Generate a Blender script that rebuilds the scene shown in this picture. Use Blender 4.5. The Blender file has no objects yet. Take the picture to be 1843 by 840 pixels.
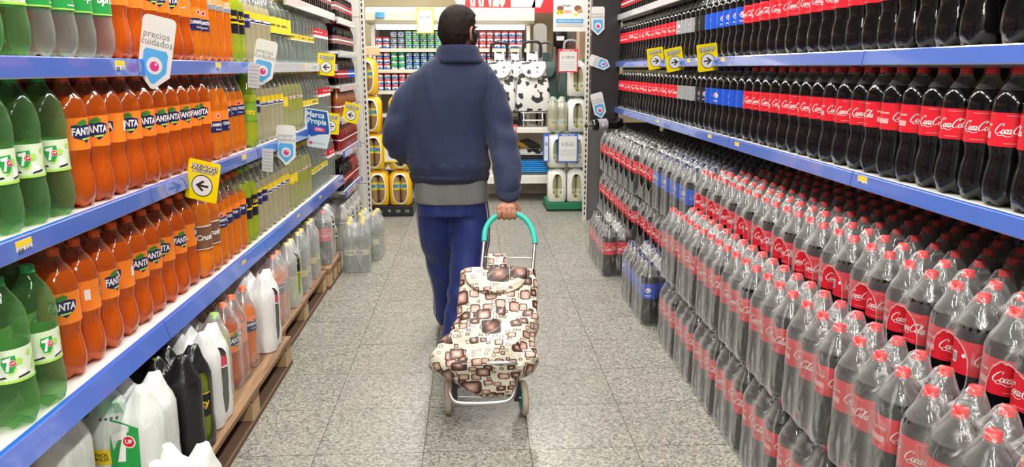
import bpy, bmesh, math, random
from mathutils import Vector, Matrix, noise
random.seed(7)
PI = math.pi
scn = bpy.context.scene
COL = scn.collection

# ------------------------------------------------------------------ camera
cam_d = bpy.data.cameras.new('camera'); cam = bpy.data.objects.new('camera', cam_d); COL.objects.link(cam)
cam.location = (0, 0, 1.42)
cam.rotation_euler = (math.radians(90-12.45), 0, math.radians(-2.96))
cam_d.sensor_width = 36; cam_d.lens = 36*1350/1843
cam_d.clip_start = 0.05; cam_d.clip_end = 60
scn.camera = cam
# ------------------------------------------------------------------ world and light
w = bpy.data.worlds.new('world'); scn.world = w; w.use_nodes = True
bg = w.node_tree.nodes['Background']; bg.inputs[0].default_value = (1.0, 0.98, 0.95, 1); bg.inputs[1].default_value = 0.42
def area(name, loc, sx, sy, power, color=(1, 0.965, 0.9), rot=(0, 0, 0)):
    l = bpy.data.lights.new(name, 'AREA'); l.shape = 'RECTANGLE'; l.size = sx; l.size_y = sy
    l.energy = power; l.color = color
    o = bpy.data.objects.new(name, l); COL.objects.link(o); o.location = loc; o.rotation_euler = rot
    return o
for fy, pw_ in ((-2.1, 88), (0.2, 36), (2.2, 36), (4.2, 38), (6.2, 40), (8.0, 40)):  # first pair, unseen behind the camera, is boosted as added frontal fill
    for fx in (-0.62, 0.62):
        area('fluorescent_and_fill_lamp', (fx, fy, 3.2), 0.16, 1.5, pw_)
scn.view_settings.view_transform = 'Standard'; scn.view_settings.look = 'None'
scn.view_settings.exposure = 0.0; scn.view_settings.gamma = 1.0
scn.view_settings.use_curve_mapping = False
scn.cycles.transparent_max_bounces = 24
scn.cycles.max_bounces = 8
scn.cycles.use_denoising = True
scn.cycles.caustics_reflective = False; scn.cycles.caustics_refractive = False

# ------------------------------------------------------------------ materials
MATS = {}; LONG = []
def newmat(name):
    m = bpy.data.materials.new(name); m.use_nodes = True; MATS[name] = m
    nt = m.node_tree
    return m, nt, nt.nodes, nt.links
def P(name, col, rough=0.5, metal=0.0, coat=0.0, spec=0.5, sub=0.0, bump=0, bscale=50, emit=None, es=0):
    if name in MATS: return MATS[name]
    m, nt, N, L = newmat(name)
    b = N['Principled BSDF']
    b.inputs['Base Color'].default_value = (*col, 1); b.inputs['Roughness'].default_value = rough
    b.inputs['Metallic'].default_value = metal; b.inputs['Coat Weight'].default_value = coat
    b.inputs['Coat Roughness'].default_value = 0.05
    b.inputs['Specular IOR Level'].default_value = spec
    if emit: b.inputs['Emission Color'].default_value = (*emit, 1); b.inputs['Emission Strength'].default_value = es
    if bump:
        t = N.new('ShaderNodeTexNoise'); t.inputs['Scale'].default_value = bscale; t.inputs['Detail'].default_value = 4
        tc = N.new('ShaderNodeTexCoord'); L.new(tc.outputs['Object'], t.inputs['Vector'])
        bp = N.new('ShaderNodeBump'); bp.inputs['Strength'].default_value = bump; bp.inputs['Distance'].default_value = 0.004
        L.new(t.outputs['Fac'], bp.inputs['Height']); L.new(bp.outputs['Normal'], b.inputs['Normal'])
    return m
def glassy(name, tint, body=(1, 1, 1), bodyfac=0.1, edge=0.6, rough=0.06, bump=0.25, bscale=45):
    """thin clear plastic: see-through, shiny, a little body colour"""
    if name in MATS: return MATS[name]
    m, nt, N, L = newmat(name); N.remove(N['Principled BSDF'])
    out = N['Material Output']
    tr = N.new('ShaderNodeBsdfTransparent'); tr.inputs[0].default_value = (*tint, 1)
    pb = N.new('ShaderNodeBsdfDiffuse'); pb.inputs[0].default_value = (*body, 1)
    tl = N.new('ShaderNodeBsdfTranslucent'); tl.inputs[0].default_value = (*body, 1)
    gl = N.new('ShaderNodeBsdfGlossy'); gl.inputs['Roughness'].default_value = rough
    gl.inputs[0].default_value = (0.95, 0.95, 0.95, 1)
    lw = N.new('ShaderNodeLayerWeight'); lw.inputs['Blend'].default_value = 0.35
    mb = N.new('ShaderNodeMixShader'); mb.inputs[0].default_value = 0.45
    L.new(pb.outputs[0], mb.inputs[1]); L.new(tl.outputs[0], mb.inputs[2])
    m1 = N.new('ShaderNodeMixShader'); L.new(tr.outputs[0], m1.inputs[1]); L.new(mb.outputs[0], m1.inputs[2])
    mr = N.new('ShaderNodeMapRange'); mr.inputs['To Min'].default_value = bodyfac; mr.inputs['To Max'].default_value = min(1, bodyfac+edge*0.5)
    L.new(lw.outputs['Facing'], mr.inputs['Value']); L.new(mr.outputs[0], m1.inputs[0])
    m2 = N.new('ShaderNodeMixShader'); L.new(m1.outputs[0], m2.inputs[1]); L.new(gl.outputs[0], m2.inputs[2])
    mr2 = N.new('ShaderNodeMapRange'); mr2.inputs['To Min'].default_value = 0.05; mr2.inputs['To Max'].default_value = edge
    pw = N.new('ShaderNodeMath'); pw.operation = 'POWER'; pw.inputs[1].default_value = 2.2
    L.new(lw.outputs['Facing'], pw.inputs[0]); L.new(pw.outputs[0], mr2.inputs['Value'])
    L.new(mr2.outputs[0], m2.inputs[0]); L.new(m2.outputs[0], out.inputs[0])
    if bump:
        t = N.new('ShaderNodeTexNoise'); t.inputs['Scale'].default_value = bscale
        tc = N.new('ShaderNodeTexCoord'); L.new(tc.outputs['Object'], t.inputs['Vector'])
        bp = N.new('ShaderNodeBump'); bp.inputs['Strength'].default_value = bump; bp.inputs['Distance'].default_value = 0.004
        L.new(t.outputs['Fac'], bp.inputs['Height'])
        L.new(bp.outputs['Normal'], gl.inputs['Normal'])
    return m
def liquid(name, col, clear=0.0, tint=(1, 1, 1), rough=0.07, glow=0.3):
    """drink seen through its plastic: coloured body under a glossy coat, part of it see-through"""
    if name in MATS: return MATS[name]
    m, nt, N, L = newmat(name); b = N['Principled BSDF']
    b.inputs['Base Color'].default_value = (*col, 1); b.inputs['Roughness'].default_value = rough
    b.inputs['Coat Weight'].default_value = 0.6; b.inputs['Coat Roughness'].default_value = 0.04
    t = N.new('ShaderNodeTexNoise'); t.inputs['Scale'].default_value = 38
    tc = N.new('ShaderNodeTexCoord'); L.new(tc.outputs['Object'], t.inputs['Vector'])
    bp = N.new('ShaderNodeBump'); bp.inputs['Strength'].default_value = 0.35; bp.inputs['Distance'].default_value = 0.005
    L.new(t.outputs['Fac'], bp.inputs['Height']); L.new(bp.outputs['Normal'], b.inputs['Normal'])
    out = N['Material Output']; sh = b.outputs[0]
    if glow:
        tl = N.new('ShaderNodeBsdfTranslucent'); tl.inputs[0].default_value = (*col, 1)
        mx = N.new('ShaderNodeMixShader'); mx.inputs[0].default_value = glow
        L.new(sh, mx.inputs[1]); L.new(tl.outputs[0], mx.inputs[2]); sh = mx.outputs[0]
    if clear:
        tr = N.new('ShaderNodeBsdfTransparent'); tr.inputs[0].default_value = (*tint, 1)
        lw = N.new('ShaderNodeLayerWeight'); lw.inputs['Blend'].default_value = 0.3
        mr = N.new('ShaderNodeMapRange'); mr.inputs['To Min'].default_value = clear; mr.inputs['To Max'].default_value = clear*0.4
        L.new(lw.outputs['Facing'], mr.inputs['Value'])
        mx = N.new('ShaderNodeMixShader'); L.new(mr.outputs[0], mx.inputs[0])
        L.new(sh, mx.inputs[1]); L.new(tr.outputs[0], mx.inputs[2]); sh = mx.outputs[0]
    L.new(sh, out.inputs[0])
    return m
def film(name, col=(0.9, 0.9, 0.9), haze=0.16, edge=0.55, opening=None, rough=0.22, rimcol=None, rimw=1.28):
    """shrink film over a pack; opening = (axis, sign, min, centre_v, centre_z, half_v, half_z): a round hole left in the end"""
    if name in MATS: return MATS[name]
    m, nt, N, L = newmat(name); b = N['Principled BSDF']; out = N['Material Output']
    b.inputs['Base Color'].default_value = (*col, 1); b.inputs['Roughness'].default_value = rough
    tc = N.new('ShaderNodeTexCoord')
    mp = N.new('ShaderNodeMapping'); mp.inputs['Scale'].default_value = (26, 26, 7)
    L.new(tc.outputs['Object'], mp.inputs[0])
    t = N.new('ShaderNodeTexNoise'); t.inputs['Scale'].default_value = 1.0; t.inputs['Detail'].default_value = 4; t.inputs['Distortion'].default_value = 1.2
    L.new(mp.outputs[0], t.inputs['Vector'])
    bp = N.new('ShaderNodeBump'); bp.inputs['Strength'].default_value = 0.7; bp.inputs['Distance'].default_value = 0.006
    L.new(t.outputs['Fac'], bp.inputs['Height']); L.new(bp.outputs['Normal'], b.inputs['Normal'])
    tr = N.new('ShaderNodeBsdfTransparent'); tr.inputs[0].default_value = (0.97, 0.97, 0.97, 1)
    lw = N.new('ShaderNodeLayerWeight'); lw.inputs['Blend'].default_value = 0.4
    pw = N.new('ShaderNodeMath'); pw.operation = 'POWER'; pw.inputs[1].default_value = 2.6
    L.new(lw.outputs['Facing'], pw.inputs[0])
    mr = N.new('ShaderNodeMapRange'); mr.inputs['To Min'].default_value = haze; mr.inputs['To Max'].default_value = edge
    L.new(pw.outputs[0], mr.inputs['Value'])
    st = N.new('ShaderNodeMapRange'); st.inputs['From Min'].default_value = 0.54; st.inputs['From Max'].default_value = 0.70
    st.inputs['To Min'].default_value = 0; st.inputs['To Max'].default_value = 0.30
    L.new(t.outputs['Fac'], st.inputs['Value'])
    ad = N.new('ShaderNodeMath'); ad.operation = 'ADD'; ad.use_clamp = True
    L.new(mr.outputs[0], ad.inputs[0]); L.new(st.outputs[0], ad.inputs[1])
    fac = ad.outputs[0]
    if opening:
        ax, sg, mn, cv, cz, hv, hz = opening
        sx = N.new('ShaderNodeSeparateXYZ'); L.new(tc.outputs['Object'], sx.inputs[0])
        def mth(op, a, b_=None):
            n = N.new('ShaderNodeMath'); n.operation = op
            for i, v in enumerate((a, b_)):
                if v is None: continue
                if hasattr(v, 'links'): L.new(v, n.inputs[i])
                else: n.inputs[i].default_value = v
            return n.outputs[0]
        u = sx.outputs[ax]; v = sx.outputs[1-ax]; z = sx.outputs[2]
        beyond = mth('GREATER_THAN', mth('MULTIPLY', u, sg), mn)
        d = mth('ADD', mth('POWER', mth('ABSOLUTE', mth('DIVIDE', mth('SUBTRACT', v, cv), hv)), 2.6),
                mth('POWER', mth('ABSOLUTE', mth('DIVIDE', mth('SUBTRACT', z, cz), hz)), 2.6))
        d = mth('ADD', d, mth('MULTIPLY', mth('SUBTRACT', t.outputs['Fac'], 0.5), 0.9 if haze < 0.5 else 0.0))
        inside = mth('MULTIPLY', mth('LESS_THAN', d, 1.0), beyond)
        rim = mth('MULTIPLY', mth('MULTIPLY', mth('LESS_THAN', d, rimw), mth('SUBTRACT', 1.0, inside)), beyond)
        fac = mth('MULTIPLY', mth('MAXIMUM', fac, mth('MULTIPLY', rim, 0.45 if haze < 0.5 else 1.0)), mth('SUBTRACT', 1.0, inside))
        sheen = mth('SUBTRACT', 1.0, inside)
        if rimcol:
            rc = N.new('ShaderNodeMix'); rc.data_type = 'RGBA'; rc.inputs[6].default_value = (*col, 1); rc.inputs[7].default_value = (*rimcol, 1)
            L.new(rim, rc.inputs[0]); L.new(rc.outputs[2], b.inputs['Base Color'])
    mx = N.new('ShaderNodeMixShader'); L.new(fac, mx.inputs[0]); L.new(tr.outputs[0], mx.inputs[1]); L.new(b.outputs[0], mx.inputs[2])
    if haze < 0.5:
        gl = N.new('ShaderNodeBsdfGlossy'); gl.inputs['Roughness'].default_value = 0.16; gl.inputs[0].default_value = (0.9, 0.9, 0.9, 1); L.new(bp.outputs['Normal'], gl.inputs['Normal'])
        f4 = N.new('ShaderNodeMath'); f4.operation = 'POWER'; f4.inputs[1].default_value = 3.0; L.new(lw.outputs['Facing'], f4.inputs[0])
        fr = N.new('ShaderNodeMapRange'); fr.inputs['To Min'].default_value = 0.05; fr.inputs['To Max'].default_value = 0.40; L.new(f4.outputs[0], fr.inputs['Value'])
        g2 = N.new('ShaderNodeMath'); g2.operation = 'MULTIPLY'; L.new(fr.outputs[0], g2.inputs[0])
        if opening: L.new(sheen, g2.inputs[1])
        else: g2.inputs[1].default_value = 1.0
        m3 = N.new('ShaderNodeMixShader'); L.new(g2.outputs[0], m3.inputs[0]); L.new(mx.outputs[0], m3.inputs[1]); L.new(gl.outputs[0], m3.inputs[2]); mx = m3
    L.new(mx.outputs[0], out.inputs[0])
    return m
WHITE = P('white_print', (0.86, 0.86, 0.84), 0.5)
RED = P('cola_red', (0.72, 0.012, 0.03), 0.4)
BLACK = P('black_plastic', (0.012, 0.012, 0.014), 0.35)

# ------------------------------------------------------------------ mesh helper
class MB:
    def __init__(s): s.v = []; s.f = []; s.m = []
    def add(s, vs, fs, mi=0):
        k = len(s.v); s.v += [tuple(v) for v in vs]
        for f in fs: s.f.append([k+i for i in f]); s.m.append(mi)
    def box(s, x0, x1, y0, y1, z0, z1, mi=0, b=0):
        if b:
            # bevelled box: rounded rectangle loops in z
            def loop(ins, z):
                return [(x0+ins+b_ if 0 else xx, yy, z) for xx, yy in rrect(x0+ins, x1-ins, y0+ins, y1-ins, b, 2)]
            s.loft([loop(b*0.4, z0), loop(0, z0+b*0.4), loop(0, z1-b*0.4), loop(b*0.4, z1)], mi, cap=True); return
        s.add([(x0,y0,z0),(x1,y0,z0),(x1,y1,z0),(x0,y1,z0),(x0,y0,z1),(x1,y0,z1),(x1,y1,z1),(x0,y1,z1)],
              [(0,3,2,1),(4,5,6,7),(0,1,5,4),(1,2,6,5),(2,3,7,6),(3,0,4,7)], mi)
    def loft(s, rings, mi=0, cap=True, closed=True):
        n = len(rings[0]); vs = [p for r in rings for p in r]; fs = []
        for i in range(len(rings)-1):
            for j in range(n if closed else n-1):
                a = i*n+j; b = i*n+(j+1) % n
                fs.append((a, b, b+n, a+n))
        if cap: fs.append(tuple(reversed(range(n)))); fs.append(tuple(range((len(rings)-1)*n, len(rings)*n)))
        s.add(vs, fs, mi)
    def tube(s, pts, r, seg=8, mi=0, cap=True):
        pts = [Vector(p) for p in pts]; rings = []
        rr = r if isinstance(r, (list, tuple)) else [r]*len(pts)
        t0 = (pts[1]-pts[0]).normalized()
        up = Vector((0, 0, 1)) if abs(t0.z) < 0.9 else Vector((1, 0, 0))
        nrm = t0.cross(up).normalized()
        for i, p in enumerate(pts):
            if i == 0: t = pts[1]-p
            elif i == len(pts)-1: t = p-pts[i-1]
            else: t = (pts[i+1]-p).normalized()+(p-pts[i-1]).normalized()
            t.normalize(); nrm = (nrm-t*nrm.dot(t)).normalized(); bn = t.cross(nrm)
            rings.append([tuple(p+rr[i]*(math.cos(2*PI*k/seg)*nrm+math.sin(2*PI*k/seg)*bn)) for k in range(seg)])
        s.loft(rings, mi, cap)
    def rev(s, prof, seg=20, mi=0, cx=0, cy=0, cap0=False, cap1=False, lobes=0):
        rings = []
        for r, z in prof:
            rg = []
            for k in range(seg):
                a = 2*PI*k/seg; q = r; zz = z
                if lobes and z < 0.034:
                    wv = 0.5+0.5*math.cos(5*a); t = max(0, 1-z/0.034)
                    q = r*(1-0.16*wv*t); zz = z+0.010*wv*t
                rg.append((cx+q*math.cos(a), cy+q*math.sin(a), zz))
            rings.append(rg)
        n = seg; vs = [p for r in rings for p in r]; fs = []
        for i in range(len(rings)-1):
            for j in range(n):
                a = i*n+j; b = i*n+(j+1) % n; fs.append((a, b, b+n, a+n))
        if cap0: fs.append(tuple(reversed(range(n))))
        if cap1: fs.append(tuple(range((len(rings)-1)*n, len(rings)*n)))
        s.add(vs, fs, mi)
    def poly(s, pts, mi=0): s.add(pts, [tuple(range(len(pts)))], mi)
    def xf(s, M):
        s.v = [tuple(M @ Vector(p)) for p in s.v]; return s
    def mesh(s, name, mats, smooth=True, ang=40):
        me = bpy.data.meshes.new(name); me.from_pydata(s.v, [], s.f)
        for m in mats: me.materials.append(m)
        me.polygons.foreach_set('material_index', s.m)
        me.validate(clean_customdata=False)
        if smooth:
            me.polygons.foreach_set('use_smooth', [True]*len(me.polygons))
            me.set_sharp_from_angle(angle=math.radians(ang))
        me.update()
        return me
    def build(s, name, mats, parent=None, smooth=True, ang=40, loc=None, rot=None):
        if not isinstance(mats, (list, tuple)): mats = [mats]
        return link(name, s.mesh(name, mats, smooth, ang), parent, loc, rot)
def link(name, data, parent=None, loc=None, rot=None):
    o = bpy.data.objects.new(name, data); COL.objects.link(o)
    if parent: o.parent = parent
    if loc: o.location = loc
    if rot is not None: o.rotation_euler = rot if isinstance(rot, (tuple, list)) else (0, 0, rot)
    return o
def tag(o, label, cat, group=None, kind=None):
    if len(label.split()) > 16: LONG.append(label)
    o['label'] = label; o['category'] = cat
    if group: o['group'] = group
    if kind: o['kind'] = kind
    return o
def struct(o): o['kind'] = 'structure'; return o
def empty(name, loc=(0, 0, 0), rot=0): 
    o = link(name, None, None, loc, rot); o.empty_display_size = 0.05; return o
KIDS = {}
def kids(o):
    return [c for c in bpy.data.objects if c.parent == o]
def make_tree(o):       # remember a finished thing's parts so it can be copied quickly
    def rec(x): return (x, [rec(c) for c in kids(x)])
    return rec(o)
def copy_tree(t, parent=None):
    c = t[0].copy(); COL.objects.link(c)
    if parent: c.parent = parent
    for k in t[1]: copy_tree(k, c)
    return c
def rrect(x0, x1, y0, y1, r, n=4):
    pts = []
    for cx, cy, a0 in ((x1-r, y0+r, -PI/2), (x1-r, y1-r, 0), (x0+r, y1-r, PI/2), (x0+r, y0+r, PI)):
        for i in range(n+1):
            a = a0+PI/2*i/n; pts.append((cx+r*math.cos(a), cy+r*math.sin(a)))
    return pts
ORD = ['nearest', 'second', 'third', 'fourth', 'fifth', 'sixth', 'seventh', 'eighth', 'ninth', 'tenth', 'eleventh', 'twelfth',
       'thirteenth', 'fourteenth', 'fifteenth', 'sixteenth', 'seventeenth', 'eighteenth', 'nineteenth', 'twentieth']
def lerp(a, b, t): return a+(b-a)*t
def smooth_curve(pts, n=6):
    """Catmull-Rom through any tuples"""
    out = []; m = len(pts)
    for i in range(m-1):
        p0 = pts[max(i-1, 0)]; p1 = pts[i]; p2 = pts[i+1]; p3 = pts[min(i+2, m-1)]
        for k in range(n):
            t = k/n
            out.append(tuple(0.5*((2*b)+(-a+c)*t+(2*a-5*b+4*c-d)*t*t+(-a+3*b-3*c+d)*t**3) for a, b, c, d in zip(p0, p1, p2, p3)))
    out.append(tuple(pts[-1])); return out

# ------------------------------------------------------------------ flat lettering and marks: a shape is (verts2d, faces)
_TX = {}
def text2d(s, size, shear=0.0, bold=0.0, width=None, step=0.006):
    key = (s, size, shear, bold, width, step)
    if key in _TX: return _TX[key]
    c = bpy.data.curves.new('t', 'FONT'); c.body = s; c.size = size; c.shear = shear; c.offset = bold
    c.align_x = 'CENTER'; c.align_y = 'CENTER'; c.resolution_u = 2; c.space_line = 0.85
    o = bpy.data.objects.new('t', c); me = bpy.data.meshes.new_from_object(o)
    bm = bmesh.new(); bm.from_mesh(me)
    bmesh.ops.remove_doubles(bm, verts=bm.verts, dist=size*0.002)
    if width and bm.verts:
        xs = [v.co.x for v in bm.verts]; k = width/(max(xs)-min(xs)); mid = (max(xs)+min(xs))/2
        for v in bm.verts: v.co.x = (v.co.x-mid)*k
    if step and bm.verts:
        x0 = min(v.co.x for v in bm.verts); x1 = max(v.co.x for v in bm.verts); x = x0+step
        while x < x1:
            bmesh.ops.bisect_plane(bm, geom=bm.verts[:]+bm.edges[:]+bm.faces[:], plane_co=(x, 0, 0), plane_no=(1, 0, 0)); x += step
    bm.verts.index_update()
    r = ([(v.co.x, v.co.y) for v in bm.verts], [tuple(v.index for v in f.verts) for f in bm.faces])
    bm.free(); bpy.data.meshes.remove(me); bpy.data.objects.remove(o); bpy.data.curves.remove(c)
    _TX[key] = r; return r
def ribbon(paths, scale=1.0, w0=0.3, shear=0.0, dx=0, dy=0):
    V = []; F = []
    for pts in paths:
        c = smooth_curve(pts, 5); n = len(c); k0 = len(V)
        for i in range(n):
            a = c[max(i-1, 0)]; b = c[min(i+1, n-1)]
            tx, ty = b[0]-a[0], b[1]-a[1]; l = math.hypot(tx, ty) or 1; tx /= l; ty /= l
            ww = w0*(0.35+0.65*abs(ty))*(0.45+0.55*math.sin(PI*min(1, max(0, (i+0.7)/(n+0.4)))))
            for sgn in (-1, 1):
                x = c[i][0]-ty*ww/2*sgn; y = c[i][1]+tx*ww/2*sgn
                V.append(((x+shear*y+dx)*scale, (y+dy)*scale))
        for i in range(n-1): F.append((k0+2*i, k0+2*i+2, k0+2*i+3, k0+2*i+1))
    return V, F
def ell(cx, cy, rx, ry, n=8, a0=40):
    return [(cx+rx*math.cos(math.radians(a0+360*i/n)), cy+ry*math.sin(math.radians(a0+360*i/n))) for i in range(n+1)]
_bigC = [(1.75, 2.2), (1.95, 2.75), (1.55, 3.0), (0.95, 2.6), (0.4, 1.7), (0.2, 0.8), (0.6, 0.1), (1.2, 0.1), (1.8, 0.7)]
def _a(x): return [ell(x, 0.7, 0.36, 0.62), [(x+0.48, 1.35), (x+0.3, 0.5), (x+0.45, 0.1), (x+0.85, 0.5)]]
SCRIPT = ribbon([_bigC, ell(2.35, 0.7, 0.36, 0.62), [(3.5, 1.15), (3.2, 1.3), (2.95, 0.7), (3.1, 0.12), (3.6, 0.5)]]+_a(4.0)
                + [[(4.95, 0.95), (5.3, 1.0)], [(x+4.85, y) for x, y in _bigC], [(6.3, 2.2), (7.0, 2.9), (7.9, 2.5), (8.6, 2.75)]]
                + [ell(7.1, 0.7, 0.36, 0.62), [(7.6, 0.6), (8.2, 2.3), (8.0, 2.6), (7.75, 1.5), (7.8, 0.2), (8.3, 0.5)]]+_a(8.75)
                + [[(0.9, 0.1), (1.6, -0.5), (2.7, -0.35), (4.1, -0.75), (5.2, -0.3)]], 0.0089, 0.36, 0.28, dx=-5.0, dy=-1.2)
def rect2(x0, x1, y0, y1, step=0.006):
    n = max(1, int(abs(x1-x0)/step)); V = []; F = []
    for i in range(n+1):
        x = lerp(x0, x1, i/n); V += [(x, y0), (x, y1)]
    for i in range(n): F.append((2*i, 2*i+2, 2*i+3, 2*i+1))
    return V, F
def disc2(cx, cy, rx, ry=None, n=18, a0=0, a1=360):
    ry = ry or rx
    pts = [(cx+rx*math.cos(math.radians(lerp(a0, a1, i/n))), cy+ry*math.sin(math.radians(lerp(a0, a1, i/n)))) for i in range(n if a1-a0 == 360 else n+1)]
    return [(cx, cy)]+pts, [(0, i+1, (i+1) % len(pts)+1) for i in range(len(pts) if a1-a0 == 360 else len(pts)-1)]
def poly2(pts): return list(pts), [tuple(range(len(pts)))]
def mv(sh, dx, dy, k=1.0, rot=0):
    c, s_ = math.cos(rot), math.sin(rot)
    return [((x*c-y*s_)*k+dx, (x*s_+y*c)*k+dy) for x, y in sh[0]], sh[1]
def pepsi2(r):
    top = [(r*math.cos(math.radians(a)), r*math.sin(math.radians(a))) for a in range(10, 176, 15)]+[(-r*0.5, r*0.12), (0, r*0.3), (r*0.6, r*0.55)]
    bot = [(r*math.cos(math.radians(a)), r*math.sin(math.radians(a))) for a in range(200, 336, 15)]+[(r*0.5, -r*0.25), (0, -r*0.3), (-r*0.5, -r*0.05)]
    return top, bot

# ================================================================== the setting
def floor_mat():
    m, nt, N, L = newmat('terrazzo_floor'); b = N['Principled BSDF']
    tc = N.new('ShaderNodeTexCoord')
    v = N.new('ShaderNodeTexVoronoi'); v.inputs['Scale'].default_value = 130; L.new(tc.outputs['Object'], v.inputs['Vector'])
    r = N.new('ShaderNodeValToRGB'); e = r.color_ramp.elements
    e[0].position = 0.0; e[0].color = (0.13, 0.13, 0.115, 1)
    e[1].position = 1.0; e[1].color = (0.50, 0.47, 0.41, 1)
    a = e.new(0.22); a.color = (0.22, 0.222, 0.195, 1); a = e.new(0.5); a.color = (0.31, 0.305, 0.27, 1); a = e.new(0.8); a.color = (0.385, 0.37, 0.325, 1)
    sp = N.new('ShaderNodeSeparateColor'); L.new(v.outputs['Color'], sp.inputs[0]); L.new(sp.outputs[0], r.inputs[0])
    n = N.new('ShaderNodeTexNoise'); n.inputs['Scale'].default_value = 2.2; n.inputs['Detail'].default_value = 3; L.new(tc.outputs['Object'], n.inputs['Vector'])
    mr = N.new('ShaderNodeMapRange'); mr.inputs['To Min'].default_value = 0.74; mr.inputs['To Max'].default_value = 0.98; L.new(n.outputs['Fac'], mr.inputs['Value'])
    mm = N.new('ShaderNodeMix'); mm.data_type = 'RGBA'; mm.blend_type = 'MULTIPLY'; mm.inputs[0].default_value = 1
    L.new(r.outputs[0], mm.inputs[6]); L.new(mr.outputs[0], mm.inputs[7])
    mp = N.new('ShaderNodeMapping'); mp.inputs['Location'].default_value = (0.2, -0.31, 0); L.new(tc.outputs['Object'], mp.inputs[0])
    br = N.new('ShaderNodeTexBrick'); br.offset = 0.0; br.squash = 1.0
    br.inputs['Scale'].default_value = 1.0; br.inputs['Brick Width'].default_value = 0.4045; br.inputs['Row Height'].default_value = 0.383
    br.inputs['Mortar Size'].default_value = 0.0022; br.inputs['Mortar Smooth'].default_value = 0.3
    br.inputs['Color1'].default_value = (1, 1, 1, 1); br.inputs['Color2'].default_value = (0.9, 0.92, 0.9, 1); br.inputs['Mortar'].default_value = (0.3, 0.28, 0.25, 1)
    L.new(mp.outputs[0], br.inputs['Vector'])
    m2 = N.new('ShaderNodeMix'); m2.data_type = 'RGBA'; m2.blend_type = 'MULTIPLY'; m2.inputs[0].default_value = 1
    L.new(mm.outputs[2], m2.inputs[6]); L.new(br.outputs['Color'], m2.inputs[7]); L.new(m2.outputs[2], b.inputs['Base Color'])
    n2 = N.new('ShaderNodeTexNoise'); n2.inputs['Scale'].default_value = 60; n2.inputs['Detail'].default_value = 5; L.new(tc.outputs['Object'], n2.inputs['Vector'])
    m3 = N.new('ShaderNodeMapRange'); m3.inputs['To Min'].default_value = 0.20; m3.inputs['To Max'].default_value = 0.50; L.new(n2.outputs['Fac'], m3.inputs['Value'])
    L.new(m3.outputs[0], b.inputs['Roughness'])
    bp = N.new('ShaderNodeBump'); bp.inputs['Strength'].default_value = 0.12; bp.inputs['Distance'].default_value = 0.002
    L.new(n2.outputs['Fac'], bp.inputs['Height']); L.new(bp.outputs['Normal'], b.inputs['Normal'])
    return m
m = MB(); m.box(-4, 4, -3, 10.2, -0.1, 0); struct(m.build('floor', floor_mat(), smooth=False))
m = MB(); m.box(-4, 4, -3, 10.2, 3.3, 3.4); struct(m.build('ceiling', P('ceiling_paint', (0.75, 0.74, 0.7), 0.9), smooth=False))
m = MB(); m.box(-4, 4, 10.0, 10.1, 0, 3.3); struct(m.build('wall_back', P('cream_wall', (0.72, 0.62, 0.40), 0.8), smooth=False))
for sx, nm in ((-4, 'wall_left'), (4, 'wall_right')):
    m = MB(); m.box(sx-0.05, sx+0.05, -3, 10.2, 0, 3.3); struct(m.build(nm, P('grey_wall', (0.5, 0.49, 0.46), 0.8), smooth=False))
m = MB(); m.box(-4, 4, -3.1, -3, 0, 3.3); struct(m.build('wall_front', MATS['grey_wall'], smooth=False))

# ================================================================== gondolas and shelves
STEEL = P('cream_shelf_steel', (0.72, 0.70, 0.64), 0.35)
DARKBACK = P('dark_back_panel', (0.035, 0.033, 0.034), 0.6)
RAIL = P('blue_price_rail', (0.085, 0.165, 0.57), 0.16, coat=0.9, bump=0.06, bscale=6)
RAILE = P('white_rail_edge', (0.72, 0.74, 0.80), 0.3)
RAILW = P('grey_price_rail', (0.52, 0.53, 0.56), 0.22, coat=0.5)
DKRAIL = P('deep_blue_rail_lip', (0.02, 0.14, 0.62), 0.25, coat=0.5)
def gondola(name, X, side, y0, y1, label):
    g = empty(name, (X, (y0+y1)/2, 0)); L = (y1-y0)/2
    m = MB(); m.box(-0.015, 0.015, -L, L, 0.02, 2.2); m.build('back_panel', DARKBACK, g, smooth=False)
    m = MB(); m.box(min(0.056*side, 0.54*side), max(0.056*side, 0.54*side), -L, L, 0.0, 0.02); side < 0 and tag(m.build('plinth', DARKBACK, None, smooth=False, loc=(X, (y0+y1)/2, 0)), f'low dark plinth on the floor under the {"left" if side > 0 else "right"} shelves', 'plinth')
    n = int(round((y1-y0)/1.22))
    for i in range(n+1):
        m = MB(); yy = -L+i*2*L/n
        m.box(min(0.016*side, 0.05*side), max(0.016*side, 0.05*side), yy-0.015, yy+0.015, 0.03, 2.25); m.build('upright', P('grey_upright', (0.3, 0.3, 0.3), 0.4), g, smooth=False)
    tag(g, label, 'shelving')
    return g
gondola('gondola', -1.63, 1, 0.05, 6.9, 'long supermarket shelving unit holding soft drinks along the left of the aisle')
gondola('gondola', 1.93, -1, 0.05, 7.35, 'long supermarket shelving unit holding dark colas along the right of the aisle')
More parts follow.
